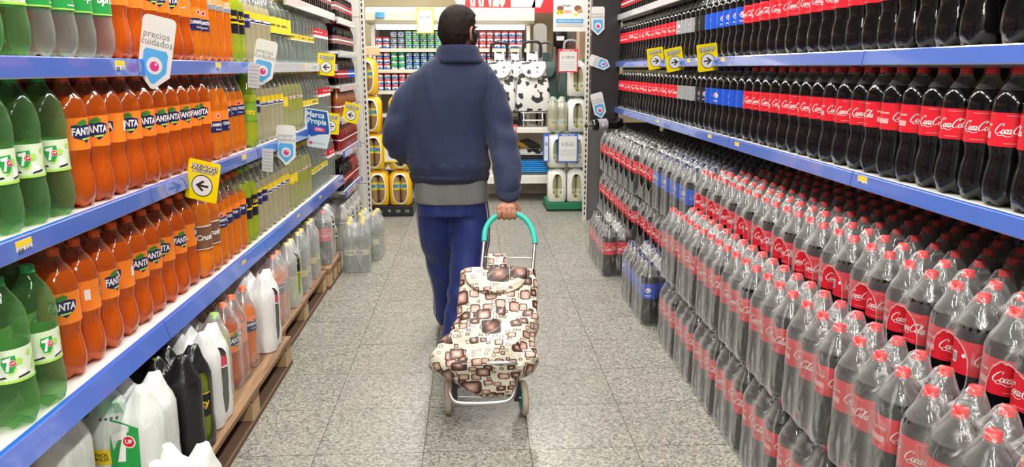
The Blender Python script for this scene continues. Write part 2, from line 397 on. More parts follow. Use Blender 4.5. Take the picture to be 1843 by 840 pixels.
def shelf(side, Xf, Xb, y0, y1, z, label, rail=None, h=0.045, tilt=0.008, lip=DKRAIL):
    """z = top of the board; the rail leans out along the front edge"""
    rail = rail or RAIL
    s = empty('shelf', (0, (y0+y1)/2, z)); L = (y1-y0)/2-0.003; sg = 1 if Xf > Xb else -1
    m = MB(); m.box(min(Xf-0.004*sg, Xb), max(Xf-0.004*sg, Xb), -L, L, -0.022, -0.0); m.build('shelf_board', P('white_shelf_board', (0.72, 0.70, 0.67), 0.35), s, smooth=False)
    a = Xf-0.003*sg; b = Xf+0.010*sg; c = b+tilt*sg
    m = MB()
    prof = [(a, 0.002), (b, 0.002), (b+0.002*sg, -0.001), (c, -h), (c-0.004*sg, -h-0.003), (a, -h-0.003)]
    fr = [[(x, -L, zz) for x, zz in prof], [(x, L, zz) for x, zz in prof]]
    m.loft(fr, 0, True)
    m.m = [1 if i in (0,) else (2 if i == 3 else 0) for i in range(len(m.f))]
    m.build('price_rail', [rail, lip, RAILE], s, smooth=False)
    for yy in (-L+0.02, L-0.02):
        m = MB(); m.box(min(Xf-0.06*sg, Xb), max(Xf-0.06*sg, Xb), yy-0.002, yy+0.002, -0.045 if z > 0.3 else -0.03, -0.022)
        m.build('bracket', STEEL, s, smooth=False)
    tag(s, label, 'shelf')
    return s
BAYW = ['nearest', 'second', 'third', 'fourth', 'farthest']
LB = [(0.6, 1.25), (1.25, 2.42), (2.42, 3.63), (3.63, 4.84), (4.84, 5.93)]
for nm, z in (('upper', 1.445), ('middle', 1.045), ('lower', 0.597)):
    for i, (a, b) in enumerate(LB):
        if i == 0: continue
        shelf(-1, -1.04, -1.575, a, b, z, f'white shelf with blue price rail, left {nm} level, bay {["","closest to the camera","second from the camera","third from the camera","fourth from the camera"][i]}',
              rail=RAILW if (nm == 'upper' and i >= 3) else RAIL, h=0.047 if nm != 'lower' else 0.058, tilt=0.004 if nm != 'lower' else 0.018)
shelf(-1, -1.04, -1.575, 4.4, 5.93, 1.815, 'grey-edged top shelf of small bottles at the far left', RAILW, 0.05, 0.002, RAILW)
for i, z in enumerate((1.80, 1.55, 1.29, 1.04, 0.78, 0.46)):
    shelf(-1, -1.02, -1.575, 5.95, 6.82, z-0.003, ['topmost', 'second from top', 'third from top', 'fourth from top', 'blue-railed, fifth from top', 'lowest blue-railed'][i]+' short shelf in the last bay at the left aisle end',
          RAIL if i >= 4 else RAILW, 0.045, 0.004, DKRAIL if i >= 4 else RAILW)
RB = [(1.25, 2.53), (2.53, 3.82), (3.82, 5.12), (5.12, 6.4), (6.4, 7.3)]
for nm, z in (('upper', 1.476), ('middle', 1.064)):
    for i, (a, b) in enumerate(RB):
        shelf(1, 1.33, 1.875, a, b, z, f'shelf with blue price rail under dark colas, right {nm} level, bay {["closest to the camera","second from the camera","third from the camera","fourth from the camera","at the far end"][i]}')
for i, (a, b) in enumerate(((4.6, 5.9), (5.9, 7.3))):
    shelf(1, 1.33, 1.875, a, b, 1.885, ['nearer', 'farther'][i]+' grey-edged top shelf above the colas at far right', RAILW, 0.045, 0.004, RAILW)
shelf(1, 1.19, 1.875, 0.9, 3.95, 0.16, 'low base shelf under the cola packs, hidden behind the near stack', RAILW)
shelf(1, 1.19, 1.875, 3.95, 7.3, 0.16, 'low base shelf under the far cola packs', RAILW)

# end panels of the aisle
E1 = empty('end_panel', (-1.3, 7.0, 0))
m = MB()
for k in range(6): m.box(-0.32, 0.305, -0.02, 0.02, 0.0 + k*0.372+0.002, (k+1)*0.372-0.004)
m.build('panel', P('cream_panel', (0.66, 0.65, 0.60), 0.45), E1, smooth=False)
def perforated(name, parent, x, y, z1):
    m = MB(); m.box(x-0.018, x+0.018, y-0.02, y+0.02, 0, z1, 0)
    for k in range(int(z1/0.05)-1): m.box(x-0.006, x+0.006, y-0.0225, y-0.0195, 0.05+k*0.05, 0.078+k*0.05, 1)
    return m.build(name, [P('cream_upright', (0.68, 0.66, 0.60), 0.4), BLACK], parent, smooth=False)
perforated('upright', E1, 0.325, 0, 2.3)
tag(E1, 'cream panel with slotted upright closing the far end of the left shelves', 'panel')
E2 = empty('end_panel', (1.15, 7.0, 0))
m = MB(); m.box(-0.06, 0.20, -0.01, 0.02, 0.92, 2.3); m.build('panel', P('black_panel', (0.02, 0.02, 0.022), 0.35), E2, smooth=False)
perforated('upright', E2, -0.098, 0, 2.3)
m = MB(); m.box(-0.075, 0.6, 0.0, 0.03, 0.0, 0.92); m.build('lower_panel', P('grey_lower_panel', (0.12, 0.12, 0.12), 0.4), E2, smooth=False)
tag(E2, 'black panel with slotted cream upright closing the far end of the cola shelves', 'panel')

# ================================================================== bottles
CONTOUR = [(0.022, 0.004), (0.034, 0.0), (0.042, 0.006), (0.0475, 0.018), (0.0515, 0.040), (0.052, 0.062), (0.0505, 0.085), (0.0458, 0.110), (0.0440, 0.127),
           (0.0468, 0.146), (0.0497, 0.158), (0.0497, 0.245), (0.0512, 0.250), (0.0512, 0.262), (0.0485, 0.276), (0.0425, 0.291), (0.0345, 0.305), (0.0260, 0.318),
           (0.0195, 0.328), (0.0150, 0.337), (0.0138, 0.343)]
ROUND = [(0.022, 0.004), (0.034, 0.0), (0.043, 0.008), (0.0500, 0.030), (0.0525, 0.055), (0.0520, 0.080), (0.0490, 0.105), (0.0480, 0.120), (0.0480, 0.195), (0.0492, 0.203),
         (0.0515, 0.225), (0.0515, 0.245), (0.0490, 0.268), (0.0430, 0.290), (0.0335, 0.308), (0.0240, 0.323), (0.0165, 0.335), (0.0138, 0.343)]
STRAIGHT = [(0.020, 0.004), (0.032, 0.0), (0.040, 0.008), (0.0455, 0.022), (0.0460, 0.060), (0.0445, 0.075), (0.0460, 0.090), (0.0460, 0.215), (0.0468, 0.222), (0.0468, 0.232),
            (0.0440, 0.252), (0.0385, 0.272), (0.0300, 0.295), (0.0215, 0.315), (0.0155, 0.332), (0.0138, 0.343)]
def rad_at(prof, z):
    for (r0, z0), (r1, z1) in zip(prof[1:], prof[2:]):
        if z0 <= z <= z1: return lerp(r0, r1, (z-z0)/(z1-z0))
    return prof[-1][0]
def split_prof(prof, lev):
    a = [p for p in prof if p[1] < lev or p is prof[0]]; b = [p for p in prof[1:] if p[1] >= lev]
    r = rad_at(prof, lev); return a+[(r, lev)], [(r, lev)]+b
def label_obj(name, parent, prof, z0, z1, bg, items, mats, seg=28, inner=True):
    R = max(rad_at(prof, z0), rad_at(prof, z1), rad_at(prof, (z0+z1)/2))+0.0007
    m = MB(); m.rev([(R, z0), (R, (z0+z1)/2), (R, z1)], seg, 0)
    for sh, mi, layer, ang, zc in items:
        V, F = sh; q = R+0.0004*layer+R*(1-math.cos(PI/seg))*0.0+0.0003
        m.add([(q*math.sin(ang+x/R), -q*math.cos(ang+x/R), zc+y) for x, y in V], F, mi)
    return m.build(name, [bg]+mats, parent, ang=60)
def cap_obj(parent, mat, z=0.339, s=1.0):
    m = MB(); r = 0.0158*s
    pts = []
    m.rev([(r*1.06, z), (r*1.06, z+0.003), (r, z+0.004), (r, z+0.017*s), (r*0.9, z+0.019*s)], 16, 0, cap0=True, cap1=True)
    return m.build('cap', mat, parent)
CLEARP = glassy('clear_plastic', (0.90, 0.91, 0.90), (0.75, 0.77, 0.75), 0.05, 0.55)
LIQ = {
 'cola': P('cola_liquid', (0.006, 0.005, 0.006), 0.09, coat=0.25, spec=0.3, bump=0.35, bscale=30),
 'orange': liquid('orange_soda', (0.78, 0.135, 0.006), 0.0, glow=0.4),
 'amber': liquid('amber_orange_soda', (0.95, 0.26, 0.008), 0.0, glow=0.35),
 'seven': liquid('green_bottle', (0.26, 0.50, 0.22), 0.84, (0.60, 0.84, 0.55), glow=0.35),
 'water': liquid('clear_soda', (0.50, 0.55, 0.52), 0.88, (0.90, 0.93, 0.90), glow=0.2),
 'pale': liquid('pale_citrus_soda', (0.66, 0.60, 0.38), 0.12, (0.9, 0.86, 0.66), glow=0.35),
 'lemon': liquid('lemon_soda', (0.62, 0.62, 0.28), 0.25, (0.85, 0.86, 0.55), glow=0.35),
 'lime': liquid('lime_soda', (0.55, 0.66, 0.03), 0.05, (0.7, 0.85, 0.3), glow=0.4),
}
GREENP = glassy('green_plastic', (0.45, 0.75, 0.45), (0.2, 0.5, 0.2), 0.08, 0.5)
def bottle(root_name, prof, liq, clear, level, cap, lab, seg=20, parent=None):
    lo, hi = split_prof(prof, level)
    m = MB(); m.rev(lo, seg, 0, cap0=True, cap1=False, lobes=True)
    m.rev(hi, seg, 1)
    if level < 0.335: m.rev([(rad_at(prof, level)*0.97, level), (0.001, level)], seg, 0)
    m.rev([(0.0165, 0.332), (0.0178, 0.333), (0.0178, 0.336), (0.0165, 0.337)], 16, 1)
    o = m.build(root_name, [liq, clear], parent, ang=50)
    cap_obj(o, cap)
    if lab: lab(o, prof)
    return o
CM = dict(red=P('red_cap', (0.80, 0.045, 0.05), 0.35), black=BLACK, orange=P('orange_cap', (0.90, 0.14, 0.02), 0.35), green=P('green_cap', (0.03, 0.35, 0.10), 0.35),
          yellow=P('yellow_cap', (0.90, 0.65, 0.03), 0.35), white=P('white_cap', (0.8, 0.8, 0.78), 0.35), navy=P('navy_cap', (0.02, 0.03, 0.12), 0.35),
          lime=P('lime_cap', (0.30, 0.65, 0.05), 0.35))
NAVY = P('navy_print', (0.015, 0.018, 0.10), 0.4); BLUE = P('blue_print', (0.01, 0.09, 0.62), 0.35); PURE = P('bright_white_print', (0.9, 0.9, 0.9), 0.45)
ORG = P('orange_print', (0.98, 0.25, 0.02), 0.4); GRN = P('green_print', (0.02, 0.36, 0.07), 0.4); LEAF = P('leaf_print', (0.05, 0.22, 0.03), 0.5)
LGRN = P('light_green_print', (0.45, 0.78, 0.12), 0.4); PALEG = P('pale_green_print', (0.72, 0.85, 0.62), 0.45); YEL = P('yellow_print', (0.92, 0.66, 0.02), 0.4)
GREY = P('silver_print', (0.42, 0.44, 0.46), 0.3, 0.3); PINKW = P('faded_print', (0.85, 0.42, 0.42), 0.5); LIMEP = P('lime_label', (0.32, 0.50, 0.02), 0.4)
def lab_cola(o, prof):
    it = []
    for a in (0, PI):
        it.append((SCRIPT, 1, 1, a, 0.201))
        it.append((rect2(-0.022, 0.022, 0, 0.0012), 2, 1, a+0.1, 0.236))
        it.append((rect2(-0.018, 0.018, 0, 0.0012), 2, 1, a, 0.166))
    it.append((rect2(-0.007, 0.007, -0.014, 0.014), 1, 1, PI/2-0.25, 0.198))
    it += [(rect2(-0.005+k*0.003, -0.0038+k*0.003, -0.011, 0.011), 3, 2, PI/2-0.25, 0.198) for k in range(4)]
    it.append((disc2(0, 0, 0.005), 1, 1, PI/2+0.25, 0.206))
    it += [(text2d('SIN AZÚCARES', 0.0075, 0, 0.0001), 1, 1, -PI/2, 0.212), (rect2(-0.024, 0.024, -0.012, 0.004), 2, 1, -PI/2, 0.190)]
    label_obj('label', o, prof, 0.158, 0.244, RED, it, [PURE, PINKW, BLACK])
def lab_pepsi(bg):
    def f(o, prof):
        it = []
        for a in (0, PI*2/3, -PI*2/3):
            t, b = pepsi2(0.0145)
            it += [(disc2(0, 0, 0.016), 1, 1, a, 0.206), (poly2(t), 2, 2, a, 0.206), (poly2(b), 3, 2, a, 0.206), (text2d('pepsi', 0.014, 0, 0.0002), 1, 1, a, 0.177)]
        label_obj('label', o, prof, 0.158, 0.244, bg, it, [PURE, RED, BLUE])
    return f
def lab_fanta(o, prof):
    it = []
    shield = [(-0.033, 0.020), (-0.012, 0.024), (0.016, 0.022), (0.036, 0.017), (0.034, -0.006), (0.018, -0.017), (0.006, -0.027), (-0.004, -0.019), (-0.028, -0.012)]
    for a in (0, PI):
        V, F = poly2(shield)
        bmx = []
        it += [(strip_shape(shield), 1, 1, a, 0.203), (text2d('FANTA', 0.0275, 0.12, 0.0009, width=0.066), 2, 2, a, 0.206),
               (strip_shape([(-0.008, -0.0145), (0.02, -0.0125), (0.018, -0.017), (-0.006, -0.0195)]), 4, 3, a, 0.203),
               (strip_shape([(-0.020, 0.020), (-0.012, 0.031), (0.004, 0.037), (0.016, 0.030), (0.010, 0.022), (-0.004, 0.019)]), 3, 3, a, 0.203)]
    it += [(rect2(-0.008, 0.008, -0.015, 0.015), 2, 1, PI/2, 0.205), (text2d('NARANJA', 0.008, 0, 0.0001), 2, 1, -PI/2, 0.190)]
    label_obj('label', o, prof, 0.158, 0.244, ORG, it, [NAVY, PURE, LEAF, LGRN])
def strip_shape(pts, step=0.005):
    key = ('strip', tuple(pts))
    if key in _TX: return _TX[key]
    bm = bmesh.new(); bm.faces.new([bm.verts.new((x, y, 0)) for x, y in pts])
    bmesh.ops.triangulate(bm, faces=bm.faces[:])
    x0 = min(p[0] for p in pts); x1 = max(p[0] for p in pts); x = x0+step
    while x < x1:
        bmesh.ops.bisect_plane(bm, geom=bm.verts[:]+bm.edges[:]+bm.faces[:], plane_co=(x, 0, 0), plane_no=(1, 0, 0)); x += step
    bm.verts.index_update()
    r = ([(v.co.x, v.co.y) for v in bm.verts], [tuple(v.index for v in f.verts) for f in bm.faces]); bm.free()
    _TX[key] = r; return r
def lab_seven(o, prof):
    it = []; z = 0.157
    rnd = random.Random(3)
    for k in range(16):
        a = rnd.uniform(0, 2*PI); it.append((disc2(0, 0, rnd.uniform(0.002, 0.010), n=10), 3 if k % 3 else 2, 1, a, z+rnd.uniform(-0.02, 0.03)))
    for k in range(6):
        a = k*PI/3+0.5
        it.append((strip_shape([(-0.012, -0.028), (0.012, -0.022), (0.008, -0.008), (-0.002, -0.012), (-0.008, -0.002)]), 1, 1, a, z))
        it.append((strip_shape([(-0.016, -0.030), (0.014, -0.026), (0.010, -0.022), (-0.014, -0.026)]), 5, 2, a+0.1, z))
        it.append((strip_shape([(0.0, -0.02), (0.012, 0.01), (0.018, 0.012), (0.010, -0.018)]), 3, 1, a+0.45, z))
    for a in (0, 2*PI/3, -2*PI/3):
        it += [(strip_shape([(-0.014, 0.020), (0.012, 0.022), (0.014, 0.0), (0.004, -0.018), (-0.010, -0.016), (-0.016, 0.004)]), 2, 3, a, z+0.004),
               (strip_shape([(-0.013, 0.015), (0.004, 0.019), (0.001, 0.006), (-0.003, -0.014), (-0.009, -0.014), (-0.004, 0.008), (-0.012, 0.009)]), 1, 4, a, z+0.004),
               (disc2(0.006, 0.004, 0.0078), 1, 4, a, z+0.004), (disc2(0.006, 0.004, 0.0066), 4, 5, a, z+0.004), (text2d('UP', 0.0075, 0, 0.0002), 1, 6, a+0.12, z+0.008)]
    it.append((rect2(-0.152, 0.152, 0, 0.006), 3, 2, 0, 0.1175))
    label_obj('label', o, prof, 0.117, 0.197, PALEG, it, [PURE, GRN, LGRN, RED, BLACK])
def lab_sprite(o, prof):
    it = []
    for a in (0, PI/2*1.3, -PI/2*1.3): it.append((text2d('Sprite', 0.034, 0.25, 0.0012, width=0.075), 1, 1, a, 0.165))
    it += [(rect2(-0.02, 0.02, 0, 0.003), 1, 1, 0.2, 0.132), (rect2(-0.15, 0.15, 0, 0.004), 2, 1, 0, 0.121)]
    label_obj('label', o, prof, 0.120, 0.203, GRN, it, [PURE, LGRN])
def lab_cunn(z0=0.12, z1=0.20, top=True):
    def f(o, prof):
        it = [(rect2(-0.146, 0.146, 0, 0.045), 1, 1, 0, z0)]
        for a in (0, 2*PI/3, -2*PI/3):
            it += [(text2d('CUNNINGTON', 0.017, 0.1, 0.0006, width=0.082), 2, 2, a, z0+0.030), (text2d('Naranja', 0.010, 0.3, 0.0001), 2, 2, a, z0+0.012),
                   (disc2(0, 0, 0.010), 2, 1, a, z1-0.018), (disc2(0, 0, 0.007), 3, 2, a, z1-0.018)]
        label_obj('label', o, prof, z0, z1, ORG, it, [NAVY, PURE, RED])
    return f
def lab_bands(z0, z1, bg, bands, text=None, tmat=None, ts=0.02, tz=0.5, n=3):
    """bands: (lo fraction, hi fraction, material)"""
    def f(o, prof):
        mats = [b[2] for b in bands]+[tmat or PURE]; it = []; H = z1-z0; R = rad_at(prof, (z0+z1)/2)
        for i, b in enumerate(bands): it.append((rect2(-PI*R, PI*R, 0, (b[1]-b[0])*H), i+1, 1, 0, z0+b[0]*H))
        if text:
            for k in range(n): it.append((text2d(text, ts, 0.1, ts*0.03), len(mats), 2, 2*PI*k/n, z0+tz*H))
        label_obj('label', o, prof, z0, z1, bg, it, mats)
    return f
def front_patch(z0, z1, bg, patch, text, tmat, n=3, w=0.03):
    def f(o, prof):
        it = []; H = z1-z0
        for k in range(n): it += [(rect2(-w/2, w/2, -H*0.36, H*0.36), 1, 1, 2*PI*k/n, (z0+z1)/2), (text2d(text, w*0.3, 0, 0.0003), 2, 2, 2*PI*k/n, (z0+z1)/2)]
        label_obj('label', o, prof, z0, z1, bg, it, [patch, tmat])
    return f
TYPES = {}
def T(key, name, desc, pitch, *a, **k):
    o = bottle(name, *a, **k); TYPES[key] = (make_tree(o), desc, pitch, o)
T('cola', 'cola_bottle', 'large cola bottle with red script label', 0.107, CONTOUR, LIQ['cola'], CLEARP, 0.300, CM['red'], lab_cola)
T('colab', 'cola_bottle', 'black-capped cola bottle with red label', 0.102, CONTOUR, LIQ['cola'], CLEARP, 0.300, CM['black'], lab_cola)
T('pepsi', 'cola_bottle', 'blue-label cola bottle with round emblem', 0.104, CONTOUR, LIQ['cola'], CLEARP, 0.300, CM['navy'], lab_pepsi(BLUE))
T('pepsig', 'cola_bottle', 'cola bottle with silver label and round emblem', 0.100, CONTOUR, LIQ['cola'], CLEARP, 0.300, CM['black'], lab_pepsi(GREY))
T('pepsik', 'cola_bottle', 'cola bottle with black label and round emblem', 0.100, CONTOUR, LIQ['cola'], CLEARP, 0.300, CM['black'], lab_pepsi(P('black_label', (0.02, 0.02, 0.022), 0.4)))
T('fanta', 'orange_soda_bottle', 'orange soda bottle with navy logo', 0.106, CONTOUR, LIQ['orange'], glassy('orange_tinted_plastic', (0.93, 0.80, 0.72), (0.9, 0.5, 0.3), 0.06, 0.55), 0.300, CM['orange'], lab_fanta)
T('seven', 'lemon_lime_bottle', 'green soda bottle with patterned pale label', 0.107, ROUND, LIQ['seven'], GREENP, 0.305, CM['green'], lab_seven)
T('sprite', 'lemon_lime_bottle', 'clear soda bottle with bright green label', 0.106, ROUND, LIQ['water'], CLEARP, 0.300, CM['green'], lab_sprite)
T('cunn', 'orange_soda_bottle', 'slim orange soda bottle, orange-navy label', 0.094, STRAIGHT, LIQ['amber'], CLEARP, 0.29, CM['orange'], lab_cunn(0.115, 0.200))
T('cunn2', 'orange_soda_bottle', 'slim orange soda bottle, high navy label', 0.094, STRAIGHT, LIQ['amber'], CLEARP, 0.27, CM['orange'], lab_cunn(0.165, 0.235))
T('brownl', 'orange_soda_bottle', 'orange soda bottle with brown label', 0.098, CONTOUR, LIQ['amber'], CLEARP, 0.30, CM['orange'],
  lab_bands(0.120, 0.215, P('brown_label', (0.20, 0.09, 0.05), 0.4), [(0.0, 0.03, PURE), (0.95, 1.0, PURE)], 'Crush', PURE, 0.03))
T('orangew', 'orange_soda_bottle', 'slim orange soda bottle, white-banded label', 0.094, STRAIGHT, LIQ['amber'], CLEARP, 0.29, CM['orange'],
  lab_bands(0.205, 0.250, P('peach_label', (0.9, 0.42, 0.15), 0.4), [(0.0, 0.45, GREY), (0.4, 0.5, PURE)], 'O', PURE, 0.025, 0.75))
T('lime', 'lime_soda_bottle', 'bright lime soda bottle with green label', 0.112, STRAIGHT, LIQ['lime'], glassy('lime_plastic', (0.8, 0.9, 0.4), (0.5, 0.65, 0.05), 0.25, 0.5), 0.25, CM['lime'],
  lab_bands(0.125, 0.215, P('green_lime_label', (0.20, 0.40, 0.03), 0.35), [(0.0, 0.03, LEAF), (0.97, 1.0, LEAF)], 'Pritty', YEL, 0.034))
T('limek', 'lime_soda_bottle', 'lime soda bottle with black label', 0.094, STRAIGHT, LIQ['lime'], CLEARP, 0.29, CM['lime'],
  lab_bands(0.125, 0.225, BLACK, [(0.42, 0.5, YEL)], 'Lima', YEL, 0.024, 0.7))
T('pale', 'citrus_soda_bottle', 'pale citrus soda bottle, yellow-white label', 0.094, STRAIGHT, LIQ['pale'], CLEARP, 0.27, CM['white'],
  lab_bands(0.185, 0.235, PURE, [(0.42, 1.0, YEL), (0.10, 0.22, NAVY)], 'Pomelo', NAVY, 0.010, 0.3))
T('palen', 'citrus_soda_bottle', 'pale citrus soda bottle with navy label', 0.094, STRAIGHT, LIQ['pale'], CLEARP, 0.27, CM['white'],
  lab_bands(0.160, 0.235, NAVY, [(0.80, 1.0, YEL)], 'CUNNINGTON', PURE, 0.014, 0.45))
T('paley', 'citrus_soda_bottle', 'cloudy lemon soda bottle, square yellow label', 0.10, STRAIGHT, LIQ['lemon'], CLEARP, 0.28, CM['yellow'], front_patch(0.160, 0.215, YEL, YEL, 'Paso', PURE))
T('green2', 'citrus_soda_bottle', 'cloudy lemon soda bottle with olive label', 0.094, STRAIGHT, LIQ['lemon'], CLEARP, 0.28, CM['yellow'],
  lab_bands(0.130, 0.215, P('olive_label', (0.30, 0.32, 0.05), 0.4), [(0.80, 1.0, P('pinkish_label', (0.75, 0.55, 0.5), 0.4))], 'Paso', NAVY, 0.012, 0.9))
T('cleary', 'tonic_bottle', 'clear tonic bottle with wide yellow label', 0.106, CONTOUR, LIQ['water'], CLEARP, 0.30, CM['yellow'],
  lab_bands(0.150, 0.240, P('lemon_label', (0.80, 0.74, 0.05), 0.4), [(0.0, 0.06, NAVY)], 'Tónica', NAVY, 0.018, 0.55))
T('thin', 'tonic_bottle', 'slim clear tonic bottle, narrow yellow label', 0.094, STRAIGHT, LIQ['water'], CLEARP, 0.29, CM['yellow'],
  lab_bands(0.135, 0.172, P('dull_yellow_label', (0.75, 0.58, 0.05), 0.4), [(0.0, 0.12, PURE)], 'Tónica', NAVY, 0.014, 0.55))
T('sodar', 'soda_bottle', 'clear soda bottle, red-white label', 0.094, STRAIGHT, LIQ['water'], CLEARP, 0.29, CM['red'],
  lab_bands(0.175, 0.235, RED, [(0.0, 0.3, PURE)], 'Soda', PURE, 0.018, 0.65))
SMALLP = [(r*0.62, z*0.62) for r, z in STRAIGHT]
def small_bottle(name, body, lab, cap):
    m = MB(); m.rev([(r*0.68, z*0.60) for r, z in STRAIGHT[1:]], 12, 0, cap0=True)
    o = m.build(name, body)
    c = MB(); c.rev([(0.0115, 0.203), (0.0115, 0.216)], 10, 0, cap1=True, cap0=True); c.build('cap', cap, o)
    l = MB(); l.rev([(0.0322, 0.055), (0.0322, 0.115)], 14, 0); l.rev([(0.0326, 0.080), (0.0326, 0.090)], 14, 1); l.build('label', [lab, PURE], o)
    return o
PINKL = P('pink_label', (0.30, 0.12, 0.12), 0.4)
for key, desc, body, lab, cap in (('sdark', 'small dark bottle with pink label', LIQ['cola'], PINKL, CM['red']), ('sred', 'small dark bottle with red label', LIQ['cola'], P('muted_red_label', (0.40, 0.02, 0.03), 0.4), CM['black']),
                                  ('sblue', 'small dark bottle with blue label', LIQ['cola'], BLUE, CM['navy']), ('samber', 'small amber juice bottle', P('amber_juice', (0.35, 0.11, 0.02), 0.15, coat=1), P('brown_red_label', (0.3, 0.06, 0.03), 0.4), CM['orange']),
                                  ('srasp', 'small raspberry-red juice bottle', P('red_juice', (0.30, 0.015, 0.015), 0.15, coat=1), P('dark_red_label', (0.25, 0.01, 0.015), 0.4), CM['red'])):
    o = small_bottle('small_bottle', body, lab, cap); TYPES[key] = (make_tree(o), desc, 0.066, o)
CANP = [(0.026, 0.0), (0.033, 0.008), (0.033, 0.108), (0.027, 0.118)]
def place(key, x, y, z, label, cat, group=None, rot=0.0, tilt=None):
    c = copy_tree(TYPES[key][0]); c.location = (x, y, z); c.rotation_euler = (0, 0, rot)
    return tag(c, label, cat, group)
def facing(x, y): return math.atan2(x, y)*-1     # turn the -Y face towards someone standing in the aisle near the origin
def run(key, side, x, z, y0, n, where, start=0, spread=0.5, single=True, pitch=None, jit=0.0007, cat='bottle'):
    desc = TYPES[key][1]; p = pitch or TYPES[key][2]
    for i in range(n):
        y = y0+i*p+random.uniform(-jit, jit); r = facing(x, y)*0.75+(0.62 if side < 0 else -0.05)+random.uniform(-spread, spread)
        if random.random() < 0.16: r += random.choice((-1, 1))*1.3
        if single and n <= 20:
            lb = f'{desc}, {where}, {ORD[i]} from near end' if n > 1 else f'{desc}, {where}'
            if i == 0 and n > 1: lb = f'{desc}, {where}, closest to camera'
            g = f'{desc} {where}'
        else: lb = f'{desc}, {where}'; g = lb
        place(key, x+random.uniform(-0.003, 0.003), y, z, lb, cat, g, r)
def back(key, x, z, y0, n, where, pitch=None):
    desc = TYPES[key][1]; p = pitch or TYPES[key][2]
    for i in range(n):
        lb = f'{desc}, behind front row, {where}'
        place(key, x, y0+i*p+random.uniform(-0.003, 0.003), z, lb, 'bottle', lb, random.uniform(-2, 2))
# left upper shelf
U, M_, W = 'left upper shelf', 'left middle shelf', 'left lower shelf'
zu, zm, zl = 1.4455, 1.0455, 0.5975
run('seven', -1, -1.095, zu, 1.78, 2, U); run('sprite', -1, -1.095, zu, 1.995, 4, U); run('fanta', -1, -1.095, zu, 2.43, 6, U)
run('cunn', -1, -1.095, zu, 3.06, 2, U); run('orangew', -1, -1.095, zu, 3.25, 3, U, pitch=0.097); run('limek', -1, -1.095, zu, 3.545, 2, U)
run('palen', -1, -1.095, zu, 3.73, 1, U); run('pale', -1, -1.095, zu, 3.825, 4, U); run('cleary', -1, -1.095, zu, 4.22, 4, U); run('thin', -1, -1.095, zu, 4.65, 7, U); run('sodar', -1, -1.095, zu, 5.32, 5, U)
# left middle shelf
run('seven', -1, -1.095, zm, 1.755, 3, M_, pitch=0.115); run('fanta', -1, -1.095, zm, 2.105, 10, M_, pitch=0.108); run('cunn', -1, -1.09, zm, 3.19, 2, M_, pitch=0.098)
run('cunn2', -1, -1.10, zm, 3.375, 3, M_); run('lime', -1, -1.085, zm, 3.70, 1, M_); run('palen', -1, -1.10, zm, 3.815, 1, M_); run('pale', -1, -1.10, zm, 3.91, 5, M_)
run('paley', -1, -1.10, zm, 4.39, 1, M_); run('green2', -1, -1.10, zm, 4.49, 4, M_); run('thin', -1, -1.10, zm, 4.87, 5, M_); run('sodar', -1, -1.10, zm, 5.35, 5, M_)
# left lower shelf
run('seven', -1, -1.085, zl, 1.70, 2, W, pitch=0.115); run('fanta', -1, -1.115, zl, 1.985, 9, W, pitch=0.1105); run('brownl', -1, -1.10, zl, 2.985, 2, W)
run('cunn2', -1, -1.10, zl, 3.18, 4, W, pitch=0.096); run('limek', -1, -1.10, zl, 3.565, 2, W); run('palen', -1, -1.10, zl, 3.755, 2, W); run('pale', -1, -1.10, zl, 3.945, 5, W)
run('paley', -1, -1.10, zl, 4.42, 2, W); run('green2', -1, -1.10, zl, 4.62, 4, W); run('thin', -1, -1.10, zl, 5.0, 6, W); run('sodar', -1, -1.10, zl, 5.57, 3, W)
for z, wn in ((zu, U), (zm, M_), (zl, W)):
    back('seven', -1.205, z, 1.62, 4, wn); back('fanta', -1.205, z, 2.07, 11, wn); back('cunn', -1.20, z, 3.26, 3, wn); back('limek', -1.20, z, 3.56, 2, wn)
    back('pale', -1.20, z, 3.78, 6, wn); back('green2', -1.20, z, 4.38, 4, wn); back('thin', -1.20, z, 4.8, 8, wn)
    back('fanta', -1.31, z, 1.90, 11, wn+', third row'); back('seven', -1.31, z, 1.55, 3, wn+', third row')
for i, (k1, k2) in enumerate((('sdark', 'sred'), ('sdark', 'sdark'), ('sred', 'sblue'), ('samber', 'samber'), ('srasp', 'srasp'), ('sred', 'srasp'))):
    z = (1.80, 1.55, 1.29, 1.04, 0.78, 0.46)[i]-0.0025; w_ = ['topmost', 'second', 'third', 'fourth', 'fifth', 'lowest'][i]+' shelf of last left bay'
    for x in (-1.06, -1.13):
        for j in range(12):
            k = k1 if j < 7 else k2; lb = f'{TYPES[k][1]}, {w_}'+(' front row' if x > -1.1 else ' second row')
            place(k, x, 6.0+j*0.07, z, lb, 'bottle', lb, random.uniform(-1, 1))
for j in range(21):
    lb = 'small dark bottle with pink label, on the grey top shelf at far left'
    place('sdark', -1.07, 4.45+j*0.07, 1.816, lb, 'bottle', lb, random.uniform(-1, 1))
